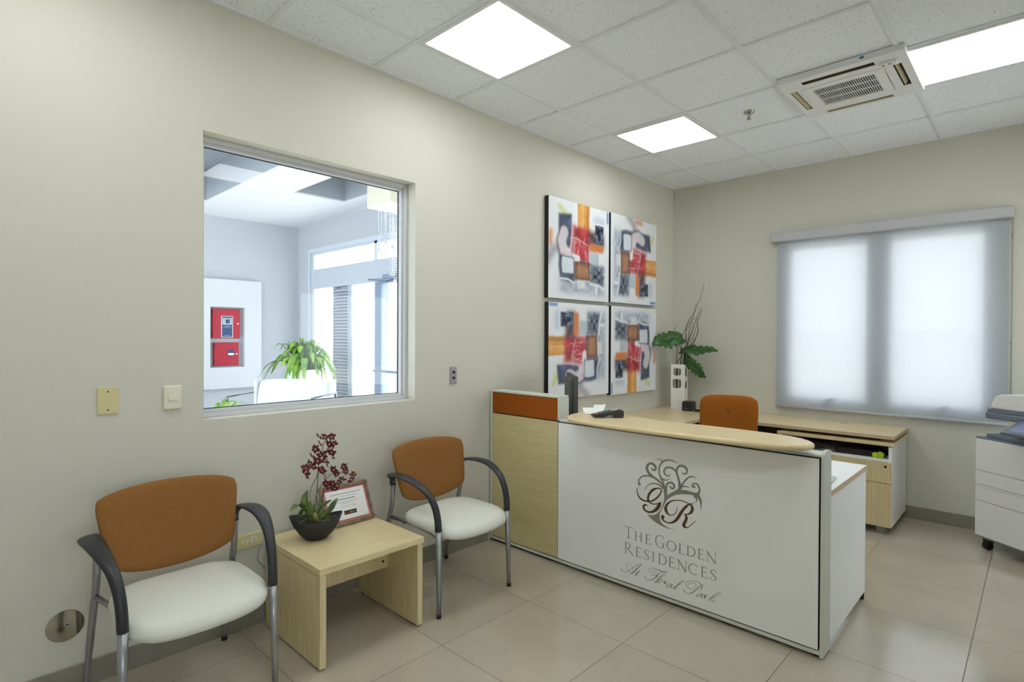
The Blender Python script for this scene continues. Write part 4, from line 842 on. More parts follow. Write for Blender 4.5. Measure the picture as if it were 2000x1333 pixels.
def arc(cx, cy, rx_, ry_, a0, a1, w0=TN, w1=TK, n=14):   # heavier where the curve runs vertical
    out = []
    for i in range(n+1):
        a_ = R(a0+(a1-a0)*i/n); out.append((cx+rx_*math.cos(a_), cy+ry_*math.sin(a_), w0+(w1-w0)*abs(math.cos(a_))**1.6))
    return out
def serif(x, y, w_=0.13): return [(x-w_, y, TN*0.8), (x+w_, y, TN*0.8)]
GL = {
 'T': [[(.5,0,TK),(.5,.98,TK)],[(0,.97,TN),(1,.97,TN)],[(0.01,.98,TN),(-.02,.86,TN)],[(.99,.98,TN),(1.02,.86,TN)],serif(.5,.01,.18)],
 'H': [[(.14,0,TK),(.14,1,TK)],[(.86,0,TK),(.86,1,TK)],[(.14,.52,TN),(.86,.52,TN)],serif(.14,.01),serif(.86,.01),serif(.14,.99),serif(.86,.99)],
 'E': [[(.24,0,TK),(.24,1,TK)],[(.08,.985,TN),(.86,.985,TN)],[(.24,.53,TN),(.72,.53,TN)],[(.08,.015,TN),(.94,.015,TN)],[(.86,.99,TN),(.87,.88,TN)],[(.94,0.01,TN),(1.0,.15,TN)],[(.72,.60,TN),(.72,.46,TN)]],
 'L': [[(.24,0,TK),(.24,1,TK)],[(.08,.015,TN),(.92,.015,TN)],[(.92,.01,TN),(1.0,.17,TN)],serif(.24,.99,.16)],
 'I': [[(.5,0,TK),(.5,1,TK)],serif(.5,.01,.42),serif(.5,.99,.42)],
 'O': [arc(.5,.5,.47,.5,0,360,n=30)],
 'C': [arc(.56,.5,.52,.5,52,308,n=24),[(.90,.93,TN),(.93,.76,TN)]],
 'G': [arc(.54,.5,.50,.5,50,296,n=24),[(.86,.93,TN),(.90,.76,TN)],[(.84,.03,TK),(.84,.40,TK)],serif(.84,.40,.16)],
 'D': [[(.18,0,TK),(.18,1,TK)],[(.04,.985,TN),(.42,.985,TN)]+[(a_,b_,c_) for a_,b_,c_ in arc(.42,.5,.54,.485,90,-90,n=16)]+[(.04,.015,TN)]],
 'N': [[(.13,0,TN),(.13,.97,TN)],[(.06,.99,TK),(.90,-.02,TK)],[(.90,-.02,TN),(.90,.99,TN)],serif(.13,.01,.12),serif(.90,.99,.12),serif(.05,.99,.06)],
 'R': [[(.16,0,TK),(.16,1,TK)],[(.02,.985,TN),(.36,.985,TN)]+arc(.36,.745,.28,.24,90,-90,n=12)+[(.16,.505,TN)],[(.36,.50,TK),(.95,.0,TK)],serif(.16,.01,.14),[(.90,.01,TN),(1.02,.01,TN)]],
 'S': [[(.88,.80,TN),(.84,.93,TN),(.62,1.0,TN),(.32,.97,TN),(.14,.83,TK*.8),(.20,.66,TK),(.50,.52,TK),(.80,.38,TK),(.90,.20,TK*.8),(.72,.04,TN),(.42,0.0,TN),(.16,.06,TN),(.08,.20,TN)],[(.88,.96,TN),(.89,.78,TN)],[(.07,.24,TN),(.09,.06,TN)]],
}
mb = MB()
def letter(ch, x0, x1, z0, h_):
    for s_ in GL[ch]:
        P_ = [(x0+(x1-x0)*a, z0+h_*b_, c_) for a, b_, c_ in s_]
        if ch == 'S' and len(s_) > 3: stroke(mb, P_, 4)
        else:
            vs_ = P_
            k = len(vs_)
            vv = []
            for i, (x, z, wd) in enumerate(vs_):
                a_, b2 = vs_[max(i-1,0)], vs_[min(i+1,k-1)]; tx, tz = b2[0]-a_[0], b2[1]-a_[1]; l_ = math.hypot(tx, tz) or 1
                vv += [(x-tz/l_*wd/2, ZF, z+tx/l_*wd/2), (x+tz/l_*wd/2, ZF, z-tx/l_*wd/2)]
            mb.add(vv, [(2*i, 2*i+1, 2*i+3, 2*i+2) for i in range(k-1)])
for ch, a, b2 in [('T',1.1041,1.1623),('H',1.1723,1.2208),('E',1.2385,1.2747),('G',1.3012,1.3576),('O',1.3698,1.4229),('L',1.4362,1.4721),('D',1.4807,1.5299),('E',1.5424,1.5766),('N',1.5889,1.6421)]:
    letter(ch, a, b2, 0.2935, 0.0655 if ch in 'TG' else 0.0515)
for k, (ch, a, b2) in enumerate([('R',1.1064,1.1646),('E',1.1779,1.2183),('S',1.2322,1.2644),('I',1.2817,1.2972),('D',1.3173,1.3688),('E',1.3794,1.4193),('N',1.431,1.4842),('C',1.4942,1.5444),('E',1.5583,1.5963),('S',1.6098,1.6442)]):
    letter(ch, a, b2, 0.2045, 0.064 if k == 0 else 0.0545)
mb.build('capital_lettering', M['logo_text'], rd, recalc=False)

# ================================================================ RETURN WORKTOP + CREDENZA
ZT = 0.7195
t = thing('side_worktop', 'maple worktop along the left wall below the paintings', 'desk', (0.3, -1.5, 0))
box(0.004, 0.66, -2.574, -0.5862, ZT-0.0255, ZT).build('worktop', M['wood'], t)
box(0.6605,0.6615,-2.55,-0.587,ZT-0.025,ZT-0.0005).build('edge_band', M['wood_edge'], t)
box(0.03, 0.60, -2.54, -2.515, 0.0, ZT-0.0255).build('side_panel', M['white_panel'], t)
MB().tube([(0.62,-0.66,0.0),(0.62,-0.66,ZT-0.0255)], 0.02, 12).build('leg', M['silver'], t)
t = thing('back_worktop', 'long maple worktop along the back wall under the window blind', 'desk', (1.0, -0.3, 0))
box(0.004, 2.050, -0.5855, -0.014, ZT-0.0255, ZT).build('worktop', M['wood'], t)
g = MB().box(0.66,2.0495,-0.5862,-0.5852,ZT-0.025,ZT-0.0005).box(2.0502,2.0512,-0.585,-0.02,ZT-0.025,ZT-0.0005); g.build('edge_band', M['wood_edge'], t)
MB().box(0.04,1.24,-0.07,-0.05,0.30,ZT-0.0255).build('modesty_panel', M['dark_plastic'], t)
MB().box(0.03,0.055,-0.55,-0.05,0.0,ZT-0.0255).build('side_panel', M['white_panel'], t)
MB().disc((1.62,-0.09,ZT-0.001),0.028,'z',0.0015,20).build('cable_grommet', M['silver'], t)
t = thing('credenza', 'low credenza with white side and maple drawers under the right end of the worktop', 'cabinet', (1.65, -0.3, 0))
cx0, cx1, cy0 = 1.262, 2.040, -0.598
box(cx1-0.022, cx1, cy0, -0.02, 0.055, 0.646).build('side_panel', M['white_panel'], t, bevel=0.001)
box(cx0, cx0+0.022, cy0, -0.02, 0.055, 0.646).build('side_panel', M['white_panel'], t, bevel=0.001)
box(cx0-0.01, cx1+0.012, cy0-0.014, -0.016, 0.648, 0.671).build('top_panel', M['wood'], t, bevel=0.001)
MB().box(1.40,1.95,-0.5,-0.1,0.671,ZT-0.0255).build('riser', M['dark_plastic'], t)
box(cx0+0.022, cx1-0.022, cy0, -0.02, 0.530, 0.550).build('shelf', M['white_panel'], t)
box(cx0+0.022, cx1-0.022, -0.05, -0.03, 0.075, 0.646).build('back_panel', M['dark_plastic'], t)
box(cx0+0.022, cx1-0.022, cy0+0.01, -0.05, 0.055, 0.075).build('bottom_panel', M['white_panel'], t)
for x0, x1 in ((cx0+0.003, 1.652), (1.656, cx1-0.003)):
    dr = box(x0, x1, cy0-0.018, cy0-0.001, 0.377, 0.528).build('drawer', M['wood_v'], t, bevel=0.001)
    MB().disc((x1-0.033,cy0-0.018,0.500),0.008,'y',-0.006,16).build('lock', M['chrome'], dr)
    box(x0, x1, cy0-0.018, cy0-0.001, 0.057, 0.373).build('drawer', M['wood_v'], t, bevel=0.001)
for x in (cx0+0.06, cx1-0.07):
    for y in (cy0+0.05, -0.09): box(x-0.03, x+0.03, y-0.03, y+0.03, 0.0, 0.055).build('foot', M['silver'], t, bevel=0.002)
t = thing('document_tray', 'black document tray on the open shelf of the credenza', 'tray', (1.82, -0.47, 0.55))
MB().box(1.66,1.985,-0.57,-0.36,0.551,0.555).box(1.66,1.985,-0.57,-0.565,0.555,0.578).box(1.66,1.665,-0.565,-0.36,0.555,0.578).box(1.98,1.985,-0.565,-0.36,0.555,0.578).build('tray', M['dark_plastic'], t)
for k, (dx, mt) in enumerate(((0.0,'purple'),(0.02,'dark_plastic'),(-0.02,'purple'))):
    o = box(1.70+dx,1.96+dx*.5,-0.555,-0.37,0.556+k*0.011,0.566+k*0.011).build('magazine', M[mt], None, bevel=0.001); tag(o, ('dark purple magazine at the bottom of the pile in the black tray','black magazine in the middle of the pile in the tray','dark purple magazine on top of the pile in the tray')[k], 'magazine', 'magazines in the tray')
for k, (x, y) in enumerate(((1.934,-0.592),(1.965,-0.585))):
    t = thing('tape_roll', ('lime green roll nearer the left, at the front of the credenza shelf','lime green roll tucked behind the other, nearest the credenza side')[k], 'tape', (x, y, 0.55), 0, 'lime green rolls')
    MB().disc((x,y,0.5705+k*0.004), 0.020+k*0.004, 'y', 0.018, 24).build('roll', M['lime'], t, bevel=0.003)
o = MB().add([(1.40,-0.57,0.553),(1.56,-0.59,0.553),(1.56,-0.42,0.553),(1.40,-0.40,0.570),(1.40,-0.57,0.551),(1.56,-0.59,0.551),(1.56,-0.42,0.551),(1.40,-0.40,0.568)],[(0,1,2,3),(7,6,5,4),(0,4,5,1),(1,5,6,2),(2,6,7,3),(3,7,4,0)]).build('grey_folder', M['grey_plastic']); tag(o,'grey folder lying open on the left of the credenza shelf','folder')

# ================================================================ THINGS ON THE DESKS
# monitor, seen almost edge-on
t = thing('computer_monitor', 'black computer monitor seen from behind, left end of the desk', 'monitor', (0.395, -2.27, ZT), R(134))
kw = dict(parent=t, world=False)
MB().box(-0.235,0.235,-0.030,0.0,0.10,0.448).build('screen_housing', M['monitor'], bevel=0.006, **kw)
padded(MB(), lambda q: 0.20, lambda s_: 0.43, lambda s_: 0.13, lambda s_, q: 0.0, 0.04).build('rear_shell', M['monitor'], **kw)
MB().box(-0.222,0.222,-0.032,-0.030,0.118,0.434).build('display', M['screen'], **kw)
MB().box(-0.03,0.03,0.005,0.03,0.01,0.2).build('stand', M['black'], **kw)
MB().box(-0.11,0.11,-0.08,0.08,0.0,0.012).build('base', M['black'], bevel=0.004, **kw)
# fix the rear shell orientation (built facing x)
rs_ = [c_ for c_ in t.children if c_.name.startswith('rear_shell')][0]; rs_.rotation_euler = (0,0,R(90)); rs_.location = (0,0.004,0)
# loose papers
ph = 0.9632
for k, (x, y, a_, w_, h_, tl_) in enumerate(((0.805,-2.560,0.75,0.12,0.15,0.0),(0.835,-2.575,0.30,0.075,0.15,0.004))):
    t = thing('paper_sheet', ('loose white paper lying under the card terminal, lower sheet','loose white receipt lying on the other sheet by the card terminal')[k], 'paper', (x, y, ph+k*0.003), a_, 'papers by the card terminal')
    g = MB(); nn = 7; vs = []
    for i in range(nn):
        for j_ in range(nn): u_, v_ = i/(nn-1)-.5, j_/(nn-1)-.5; vs.append((u_*w_, v_*h_, 0.0006+0.10*max(0, v_-.05)**2*(1+k)+0.03*max(0,u_)**2))
    g.add(vs, [(i*nn+j_, (i+1)*nn+j_, (i+1)*nn+j_+1, i*nn+j_+1) for i in range(nn-1) for j_ in range(nn-1)], True)
    o = g.build('sheet', M['paper'], t, world=False, recalc=False)
# card terminal
t = thing('card_terminal', 'black card payment terminal with coloured keys on the counter', 'card terminal', (0.975, -2.668, 0.9638), R(47))
kw = dict(parent=t, world=False)
prof = [(-0.085,0.004),(-0.080,0.0),(-0.03,0.0),(0.0,0.012),(0.035,0.012),(0.045,0.0),(0.085,0.0),(0.092,0.010),(0.090,0.040),(0.060,0.044),(0.0,0.034),(-0.05,0.022),(-0.085,0.014)]
MB().prism([(a_,b_) for a_,b_ in prof], 'y', -0.038, 0.038).build('body', M['dark_plastic'], bevel=0.004, **kw)
def kz(x): return 0.022+(x+0.05)*0.24 if x < 0 else 0.034+x*0.167
def key(x, y, mt, a_=0.008, b_=0.008):
    z = kz(x)+0.0004; g = MB(); e = 0.24*a_
    g.add([(x-a_,y-b_,z-e),(x+a_,y-b_,z+e),(x+a_,y+b_,z+e),(x-a_,y+b_,z-e),(x-a_,y-b_,z-e+.003),(x+a_,y-b_,z+e+.003),(x+a_,y+b_,z+e+.003),(x-a_,y+b_,z-e+.003)],[(0,3,2,1),(4,5,6,7),(0,1,5,4),(1,2,6,5),(2,3,7,6),(3,0,4,7)]); return g.build('key', mt, **kw)
for i, mt in enumerate(('red_ink','yellow_ink','green_key')): key(-0.062+0.0, -0.022+0.022*i, M[mt])
for r_ in range(3):
    for c_ in range(3): key(-0.042+0.019*r_, -0.022+0.022*c_, M['green_key'] if c_ == 2 and r_ == 1 else M['grey_plastic'], 0.006, 0.008)
key(0.045, 0, M['screen'], 0.020, 0.026).name = 'display'
t = thing('keyboard', 'pale grey keyboard on the white inner worktop, behind the desk end', 'keyboard', (1.885, -2.40, 0.7345), R(4))
MB().box(-0.21,0.21,-0.065,0.065,0.0,0.014).build('body', M['white_edge'], t, world=False, bevel=0.003)
g = MB()
for r_ in range(5):
    for c_ in range(15): g.box(-0.200+0.0268*c_, -0.178+0.0268*c_, -0.057+0.023*r_, -0.038+0.023*r_, 0.014, 0.019)
g.build('keys', M['paper'], t, world=False)
# task chair
t = thing('task_chair', 'bright orange tufted task chair behind the reception desk', 'chair', (1.10, -1.22, 0), R(-72))
kw = dict(parent=t, world=False)
hb = lambda q: 0.192+0.02*q; 
tp_ = lambda s_: 0.995-0.014*s_**4-0.02*abs(s_)**10; bt_ = lambda s_: 0.50+0.01*s_*s_
tuft = lambda s_, q: 0.03-0.06*q+0.03*s_*s_
padded(MB(), hb, tp_, bt_, tuft, 0.075, 32, 28, 6).build('backrest', M['orange_desk'], **kw)
MB().sphere((0.026,0,0.885), 0.010, 12, 6, sc=(0.5,1,1)).build('tuft_button', M['orange_board'], **kw)
g = MB(); prof = [(0.0,0.425),(0.85,0.425),(0.97,0.44),(1.0,0.465),(0.97,0.49),(0.85,0.505),(0.0,0.51)]; vs = []; na = 40
for rr, z in prof:
    for k in range(na):
        a_ = 2*PI*k/na; ca, sa = math.cos(a_), math.sin(a_); vs.append((0.25+abs(ca)**.7*(1 if ca>0 else -1)*0.23*rr, abs(sa)**.7*(1 if sa>0 else -1)*0.24*rr, z))
g.add(vs, [(i*na+k,i*na+(k+1)%na,(i+1)*na+(k+1)%na,(i+1)*na+k) for i in range(len(prof)-1) for k in range(na)], True).build('seat', M['orange_desk'], **kw)
MB().tube(crom([(-0.005,0,0.60),(-0.04,0,0.48),(0.0,0,0.40),(0.2,0,0.40)],5), 0.02, 10).build('back_bar', M['dark_plastic'], **kw)
MB().tube([(0.22,0,0.10),(0.22,0,0.42)], 0.025, 14).build('gas_lift', M['chrome'], **kw)
for k in range(5):
    a_ = 2*PI*k/5+0.3; c_, s_ = math.cos(a_), math.sin(a_)
    lg = MB().tube([(0.22,0,0.11),(0.22+0.27*c_,0.27*s_,0.07)], [0.024,0.016], 8).build('leg', M['dark_plastic'], **kw)
    MB().tube([(0.22+0.27*c_-0.02*s_,0.27*s_+0.02*c_,0.027),(0.22+0.27*c_+0.02*s_,0.27*s_-0.02*c_,0.027)], 0.027, 14).build('caster', M['black'], parent=lg, world=False)
# ---- vase with monstera leaves and twigs
VX0, VX1, VY0, VY1 = 0.128, 0.262, -0.292, -0.158
vz0, vz1 = ZT, 1.166
t = thing('tall_vase_arrangement', 'square white vase with cut-out windows holding dark twigs and monstera leaves', 'vase', (0.195, -0.225, ZT))
def rrect(a0, a1, b0, b1, r_, n=6):
    out = []
    for cx_, cy_, st_ in ((a1-r_, b1-r_, 0), (a0+r_, b1-r_, 90), (a0+r_, b0+r_, 180), (a1-r_, b0+r_, 270)):
        for i in range(n+1): a_ = R(st_+90*i/n); out.append((cx_+r_*math.cos(a_), cy_+r_*math.sin(a_)))
    return out
def face_with_holes(mb, axis, u0, u1, at0, at1, holes):
    outer = [(u0,vz0),(u1,vz0),(u1,vz1),(u0,vz1)]
    loops = [[Vector((a_,b_,0)) for a_,b_ in outer]]+[[Vector((a_,b_,0)) for a_,b_ in h_[::-1]] for h_ in holes]
    flat = [v_ for l_ in loops for v_ in l_]; tris = tessellate_polygon(loops)
    P_ = (lambda u_, v_, t_: (u_, t_, v_)) if axis == 'y' else (lambda u_, v_, t_: (t_, u_, v_))
    for at in (at0, at1): mb.add([P_(v_.x, v_.y, at) for v_ in flat], [tuple(q) for q in tris])
    for h_ in holes+[outer]:
        k = len(h_); mb.add([P_(a_,b_,at0) for a_,b_ in h_]+[P_(a_,b_,at1) for a_,b_ in h_], [(i,(i+1)%k,k+(i+1)%k,k+i) for i in range(k)], False)
mb = MB(); c_ = (VX0+VX1)/2; cy_ = (VY0+VY1)/2
hx = [rrect(c_-0.042,c_+0.030,1.055,1.128,0.018), rrect(c_-0.050,c_+0.034,0.930,1.020,0.026)]
hy = [rrect(cy_-0.042,cy_+0.030,1.045,1.128,0.014), rrect(cy_-0.035,cy_+0.035,0.925,0.998,0.014)]
face_with_holes(mb, 'y', VX0, VX1, VY0, VY0+0.005, hx); face_with_holes(mb, 'y', VX0, VX1, VY1-0.005, VY1, hx)
face_with_holes(mb, 'x', VY0+0.005, VY1-0.005, VX0, VX0+0.005, hy); face_with_holes(mb, 'x', VY0+0.005, VY1-0.005, VX1-0.005, VX1, hy)
mb.box(VX0+0.005, VX1-0.005, VY0+0.005, VY1-0.005, vz0, vz0+0.006)
va = R(13)
mb.v = [Vector((c_+(v_.x-c_)*math.cos(va)-(v_.y-cy_)*math.sin(va), cy_+(v_.x-c_)*math.sin(va)+(v_.y-cy_)*math.cos(va), v_.z)) for v_ in mb.v]
mb.build('vase', M['ceramic'], t)
for q in BRANCHES:
    q = [list(p_) for p_ in q]
    for p_ in q: p_[1] = min(p_[1], -0.02)
    q[0][2] = 0.80; q[0][0] = min(max(q[0][0], VX0+0.03), VX1-0.03)
    q.insert(1, [min(max(q[1][0]*.3+q[0][0]*.7, VX0+0.02), VX1-0.02), -0.21, 1.15])
    P_ = crom(q, 5); rnd = random.Random(int(q[1][0]*1e4))
    P_ = [p_+np.array([rnd.uniform(-1,1), rnd.uniform(-.6,.6), 0])*0.004*(i/len(P_)) for i, p_ in enumerate(P_)]
    MB().tube(P_, [0.0044*(1-0.70*i/len(P_)) for i in range(len(P_))], 6).build('twig', M['twig'], t)
MONSTERA[0] = [[0.225,-0.262,1.436],[0.085,-0.50,1.405]]
def monstera(base, tip, width, normal, droop=0.02, seed=0):
    b_, e_ = Vector(base), Vector(tip); ax = (e_-b_); ln = ax.length; ax.normalize(); nm = Vector(normal); nm = (nm-ax*nm.dot(ax)).normalized(); sd = ax.cross(nm)
    g = MB(); rnd = random.Random(seed); NL = 5
    def P_(s_, w_): 
        return b_+ax*(s_*ln)+sd*w_+nm*(-droop*(s_**2)*2 - 0.16*abs(w_)**1.2 + 0.01*math.sin(9*s_))
    def env(s_): return width/2*(max(0.0, math.sin(PI*min(1,max(0,(s_+0.16)/1.16))))**0.62)*(1-0.25*s_)
    for side in (-1, 1):
        # central blade joined to the lobes
        n_ = 26; vs = []
        for i in range(n_+1):
            s_ = -0.10+1.10*i/n_; e = env(s_); inner = 0.0
            lob = (s_*NL) % 1.0; cut = 1.0 if (s_ < 0.12 or s_ > 0.97) else (0.56+0.44*min(1, abs(lob-0.5)*4))
            cut = cut if side > 0 or rnd.random() > .0 else 1
            for c_ in (0, .35, .7, 1.0):
                # lobes sweep toward the tip
                ww = e*cut*c_; vs.append(P_(s_+0.10*c_*c_*(1 if s_ > 0.05 else -0.6), side*ww))
        g.add(vs, [(i*4+j_, i*4+j_+1, (i+1)*4+j_+1, (i+1)*4+j_) for i in range(n_) for j_ in range(3)], True)
    return g
for k, ((b_, e_), wd, nm) in enumerate(zip(MONSTERA, (0.20, 0.15, 0.125), ((0.65,-0.45,0.60), (0.1,-0.62,0.78), (-0.3,-0.9,0.25)))):
    o = monstera(b_, e_, wd*1.15, nm, 0.02, k).build('leaf', M['monstera'], t, recalc=False); solid(o, 0.001)
    q0 = (0.20, -0.22, 1.10)
    MB().tube(crom([(0.20,-0.22,0.82), q0, ((b_[0]+q0[0])/2+0.01, (b_[1]+q0[1])/2, (b_[2]+q0[2])/2+0.03), b_],5), 0.0032, 6).build('leaf_stalk', M['twig'] if k == 0 else M['stem'], t)
# small black speaker
t = thing('desk_speaker', 'small black cube speaker beside the white vase', 'speaker', (0.335, -0.29, ZT))
MB().box(0.282,0.385,-0.345,-0.250,ZT,ZT+0.092).build('body', M['dark_plastic'], t, bevel=0.008)
MB().box(0.310,0.345,-0.3462,-0.3452,ZT+0.022,ZT+0.026).build('badge', M['ink'], t)
t = thing('small_black_adapter', 'tiny black adapter next to the cube speaker', 'adapter', (0.42, -0.30, ZT))
MB().box(0.395,0.475,-0.335,-0.290,ZT,ZT+0.024).build('body', M['dark_plastic'], t, bevel=0.006)
MB().disc((0.40,-0.336,ZT+0.014),0.006,'y',-0.002,12).build('knob', M['silver'], t)

# ================================================================ PHOTOCOPIER
t = thing('photocopier', 'white and grey floor-standing photocopier at the right edge', 'photocopier', (2.497, -0.452, 0), R(-38.5))
kw = dict(parent=t, world=False)
PW, PD = 0.62, 0.43
MB().box(0.0,PW,0.004,PD,0.095,0.755).build('cabinet', M['white_plastic'], bevel=0.006, **kw)
for z0, z1, nm in ((0.095,0.330,'drawer'),(0.3335,0.441,'drawer'),(0.4445,0.536,'drawer'),(0.5395,0.750,'front_cover')):
    MB().box(0.004,PW-0.004,-0.006,0.006,z0,z1).build(nm, M['white_plastic'], bevel=0.002, **kw)
MB().box(0.004,PW-0.004,-0.0075,-0.0055,0.428,0.4295).build('pull_ledge', M['ink'], **kw)
for x, y in ((0.045,0.05),(PW-0.05,0.05),(0.045,PD-0.05),(PW-0.05,PD-0.05)):
    cs = MB().tube([(x,y,0.06),(x,y,0.096)],0.012,10).box(x-0.022,x+0.022,y-0.012,y+0.022,0.045,0.07).build('caster', M['dark_plastic'], **kw)
    MB().tube([(x-0.018,y,0.025),(x+0.018,y,0.025)],0.025,20).build('wheel', M['black'], parent=cs, world=False)
MB().box(0.03,PW-0.02,0.03,PD-0.03,0.07,0.095).build('chassis', M['silver'], **kw)
g = MB().box(-0.002,PW,0.0,PD,0.756,0.764).box(0.045,PW,0.03,PD,0.764,0.790).box(0.085,0.36,0.12,PD,0.790,0.815)
g.build('output_tray', M['grey_plastic'], bevel=0.004, **kw)
g = MB().add([(0.36,0.02,0.764),(0.36,0.40,0.90),(PW,0.40,0.90),(PW,0.02,0.764),(0.36,0.40,0.764),(PW,0.40,0.764)],[(0,3,2,1),(0,1,4),(3,5,2),(1,2,5,4),(0,4,5,3)]).build('output_ramp', M['grey_plastic'], **kw)
MB().box(0.36,PW,0.26,PD,0.764,0.90).build('tower', M['grey_plastic'], bevel=0.01, **kw)
MB().box(0.045,PW,0.015,PD,0.895,0.940).build('scanner_base', M['grey_plastic'], bevel=0.012, **kw)
MB().box(0.055,PW,0.025,PD,0.940,0.962).box(0.30,PW,0.0245,0.03,0.945,0.955,1).build('scanner_lid', [M['grey_plastic'], M['black']], bevel=0.004, **kw)
g = MB(); a_ = [(0.058,0.962),(0.075,1.010),(0.100,1.052),(0.13,1.064),(PW,1.085),(PW,0.962)]
g.prism(a_, 'y', 0.035, PD-0.01); g.build('document_feeder', M['white_plastic'], bevel=0.012, segs=3, **kw)
g = MB(); g.add([(0.265,-0.12,0.840),(0.50,-0.12,0.840),(0.50,0.03,0.915),(0.265,0.03,0.915),(0.265,-0.11,0.822),(0.50,-0.11,0.822),(0.50,0.04,0.893),(0.265,0.04,0.893)],[(0,1,2,3),(7,6,5,4),(0,4,5,1),(1,5,6,2),(2,6,7,3),(3,7,4,0)])
g.build('control_panel', M['grey_plastic'], bevel=0.004, **kw)
MB().add([(0.30,-0.098,0.8525),(0.46,-0.098,0.8525),(0.46,0.008,0.9055),(0.30,0.008,0.9055)],[(0,1,2,3)]).build('touch_screen', M['screen_blue'], **kw)

# ================================================================ LOBBY THINGS
def cab(y0, y1, z0, z1, label):
    t = thing('fire_alarm_cabinet', label, 'cabinet', (LX+0.05, (y0+y1)/2, (z0+z1)/2), 0, 'red fire alarm cabinets')
    MB().box(LX+0.001, LX+0.035, y0-0.006, y1+0.006, z0-0.006, z1+0.006).build('back_box', M['fire_red'], t)
    d = MB().box(LX+0.036, LX+0.052, y0, y1, z0, z1).build('door', M['fire_red'], t, bevel=0.003)
    MB().disc((LX+0.052,y1-0.03,(z0+z1)/2+0.0),0.012,'x',0.006,14).build('lock', M['white_plastic'], d)
    for z in (z0+0.05, z1-0.05): MB().tube([(LX+0.05,y0+0.002,z-0.02),(LX+0.05,y0+0.002,z+0.02)],0.006,8).build('hinge', M['dark_plastic'], t)
    return t, d
t, d = cab(-2.518, -2.132, 1.392, 1.822, 'larger red fire alarm cabinet with a tall blue label, upper one')
fx0 = LX+0.0525
MB().box(fx0-0.0005,fx0+0.004,-2.400,-2.235,1.400,1.720).build('label_border', M['white_plastic'], d, bevel=0.01)
MB().box(fx0+0.004,fx0+0.006,-2.390,-2.245,1.408,1.712).box(fx0+0.006,fx0+0.007,-2.383,-2.252,1.590,1.690,1).box(fx0+0.007,fx0+0.0075,-2.34,-2.28,1.61,1.67,0).box(fx0+0.006,fx0+0.0065,-2.36,-2.28,1.560,1.567,1).box(fx0+0.006,fx0+0.0065,-2.385,-2.255,1.547,1.550,1).box(fx0+0.006,fx0+0.0065,-2.36,-2.28,1.425,1.431,1).build('blue_label', [M['blue_panel'], M['screen']], d)
t, d = cab(-2.495, -2.150, 0.985, 1.318, 'smaller red fire alarm cabinet with a small label, lower one')
MB().box(fx0,fx0+0.003,-2.305,-2.215,1.12,1.215).box(fx0+0.003,fx0+0.0035,-2.30,-2.22,1.135,1.165,1).build('small_label', [M['blue_panel'], M['paper']], d)
# armchair
t = thing('lobby_armchair', 'wide white leather armchair with chrome arms in the lobby', 'armchair', (-3.78, -2.30, 0), R(-52))
kw = dict(parent=t, world=False)
padded(MB(), lambda q: 0.46, lambda s_: 0.905-0.02*s_**8, lambda s_: 0.36, lambda s_, q: 0.10-0.10*q, 0.13, 24, 14, 8).build('backrest', M['sofa'], **kw)
MB().box(0.04,0.62,-0.46,0.46,0.24,0.42).build('seat', M['sofa'], bevel=0.03, segs=3, **kw)
MB().box(-0.05,0.10,-0.49,-0.455,0.24,0.90).build('side_cushion', M['sofa'], bevel=0.01, **kw); MB().box(-0.05,0.10,0.455,0.49,0.24,0.90).build('side_cushion', M['sofa'], bevel=0.01, **kw)
for sg in (-1, 1):
    y = sg*0.50
    MB().tube([(0.0,y,0.0),(0.0,y,0.74),(0.62,y,0.74),(0.62,y,0.0)], 0.020, 8).build('arm', M['silver'], **kw)
MB().tube([(0.0,-0.5,0.24),(0.0,0.5,0.24)],0.015,8).tube([(0.6,-0.5,0.24),(0.6,0.5,0.24)],0.015,8).build('cross_bars', M['silver'], **kw)
# bushy potted plant
pc = Vector((-4.42, -1.88, 0))
t = thing('lobby_plant', 'bushy green plant in a tall white pot behind the lobby armchair', 'plant', pc)
MB().lathe([(0.001,0.0),(0.155,0.0),(0.165,0.02),(0.222,0.965),(0.222,0.98),(0.208,0.98),(0.205,0.93),(0.001,0.93)], pc, 32).build('planter', M['ceramic'], t)
rnd = random.Random(21)
for i in range(96):
    a_ = rnd.uniform(0, 2*PI); el = rnd.uniform(0.1, 1.45); ln = rnd.uniform(0.32, 0.54)*(1.0 if el < .8 else 0.92)
    d_ = Vector((math.cos(a_), math.sin(a_), 0)); s0 = pc+d_*rnd.uniform(0.0,0.12)+Vector((0,0,0.93))
    dr = rnd.uniform(0.10, 0.34)*(1-el*0.55); reach = ln*math.cos(el)*1.05
    if d_.y > 0.2: reach *= 0.62
    pts = [s0, s0+d_*reach*0.42+Vector((0,0,ln*(0.30+0.45*math.sin(el)))), s0+d_*reach*0.8+Vector((0,0,ln*(0.25+0.75*math.sin(el))-dr*0.25)), s0+d_*reach*1.08+Vector((0,0,ln*(0.1+0.85*math.sin(el))-dr))]
    g = MB(); leaf_mesh(g, pts, rnd.uniform(0.055,0.105), 0.3, 5, base=0.12); o = g.build('leaf', M['plant'], t, recalc=False)
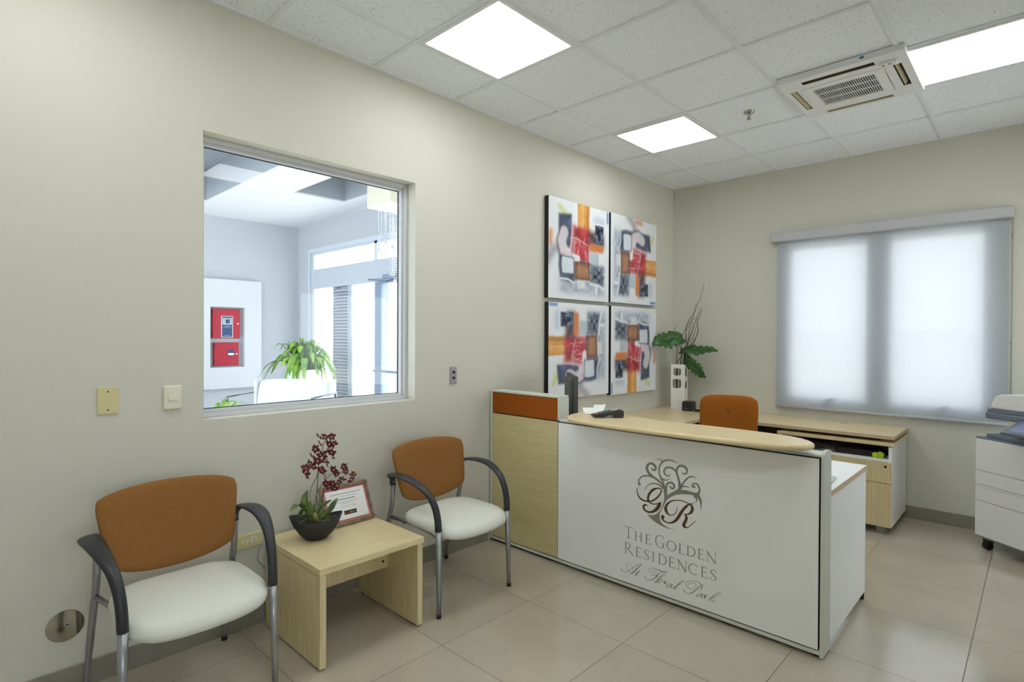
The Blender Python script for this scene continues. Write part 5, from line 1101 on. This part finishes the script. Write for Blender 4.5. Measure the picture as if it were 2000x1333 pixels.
# low plant at the lower left of the window
pc = Vector((-3.05, -3.47, 0)); t = thing('small_lobby_plant', 'pale green plant tips just above the lower left corner of the interior window', 'plant', pc)
MB().lathe([(0.001,0.0),(0.10,0.0),(0.14,0.42),(0.13,0.42),(0.001,0.40)], pc, 24).build('planter', M['ceramic'], t)
for i in range(26):
    a_ = rnd.uniform(0, 2*PI); d_ = Vector((math.cos(a_), math.sin(a_), 0)); s0 = pc+d_*0.03+Vector((0,0,0.40)); ln = rnd.uniform(0.28,0.40)
    g = MB(); leaf_mesh(g, [s0, s0+d_*ln*0.2+Vector((0,0,ln*0.55)), s0+d_*ln*0.45+Vector((0,0,ln*0.95)), s0+d_*ln*0.75+Vector((0,0,ln*0.85))], 0.045, 0.3, 4, base=0.2); g.build('leaf', M['plant'], t, recalc=False)
# chandelier
qx0, qx1, qy0, qy1, qz = -2.62, -2.17, -2.04, -1.59, 2.85
t = thing('crystal_chandelier', 'square ceiling lamp with hanging strands of crystal beads in the lobby', 'chandelier', (-2.395, -1.815, HL))
g = MB(); ring(g, qx0, qx1, qy0, qy1, 0.01, qz, HL+0.02); g.build('shade', M['ivory_plate'], t)
box(qx0+0.01, qx1-0.01, qy0+0.01, qy1-0.01, qz+0.006, qz+0.012).build('lit_underside', mat('lamp_underside', (255,250,240), 0.5, emit=(255,250,240), estr=1.2), t)
octa = [(1,0,0),(0,1,0),(-1,0,0),(0,-1,0),(0,0,1),(0,0,-1)]; of = [(0,1,4),(1,2,4),(2,3,4),(3,0,4),(1,0,5),(2,1,5),(3,2,5),(0,3,5)]
cc = Vector((-2.395,-1.815,0)); k = 0
for rr, nn, zb in ((0.19,16,2.42),(0.13,12,2.42),(0.06,6,2.12),(0.02,2,2.05)):
    for i in range(nn):
        a_ = 2*PI*i/nn; x, y = cc.x+rr*math.cos(a_), cc.y+rr*math.sin(a_); g = MB(); z = qz
        zz = zb+(0.04*math.sin(3*a_)); nb = int((qz-zz)/0.028)
        for j_ in range(nb):
            r_ = 0.0085; zc = qz-0.014-0.028*j_; g.add([(x+r_*a*1.0, y+r_*b_, zc+r_*1.3*c_) for a, b_, c_ in octa], of)
        r_ = 0.022; g.add([(x+r_*a, y+r_*b_, zz+r_*c_) for a, b_, c_ in octa], of)
        g.build('crystal_strand', M['crystal'], t, recalc=False); k += 1

bpy.context.view_layer.update()
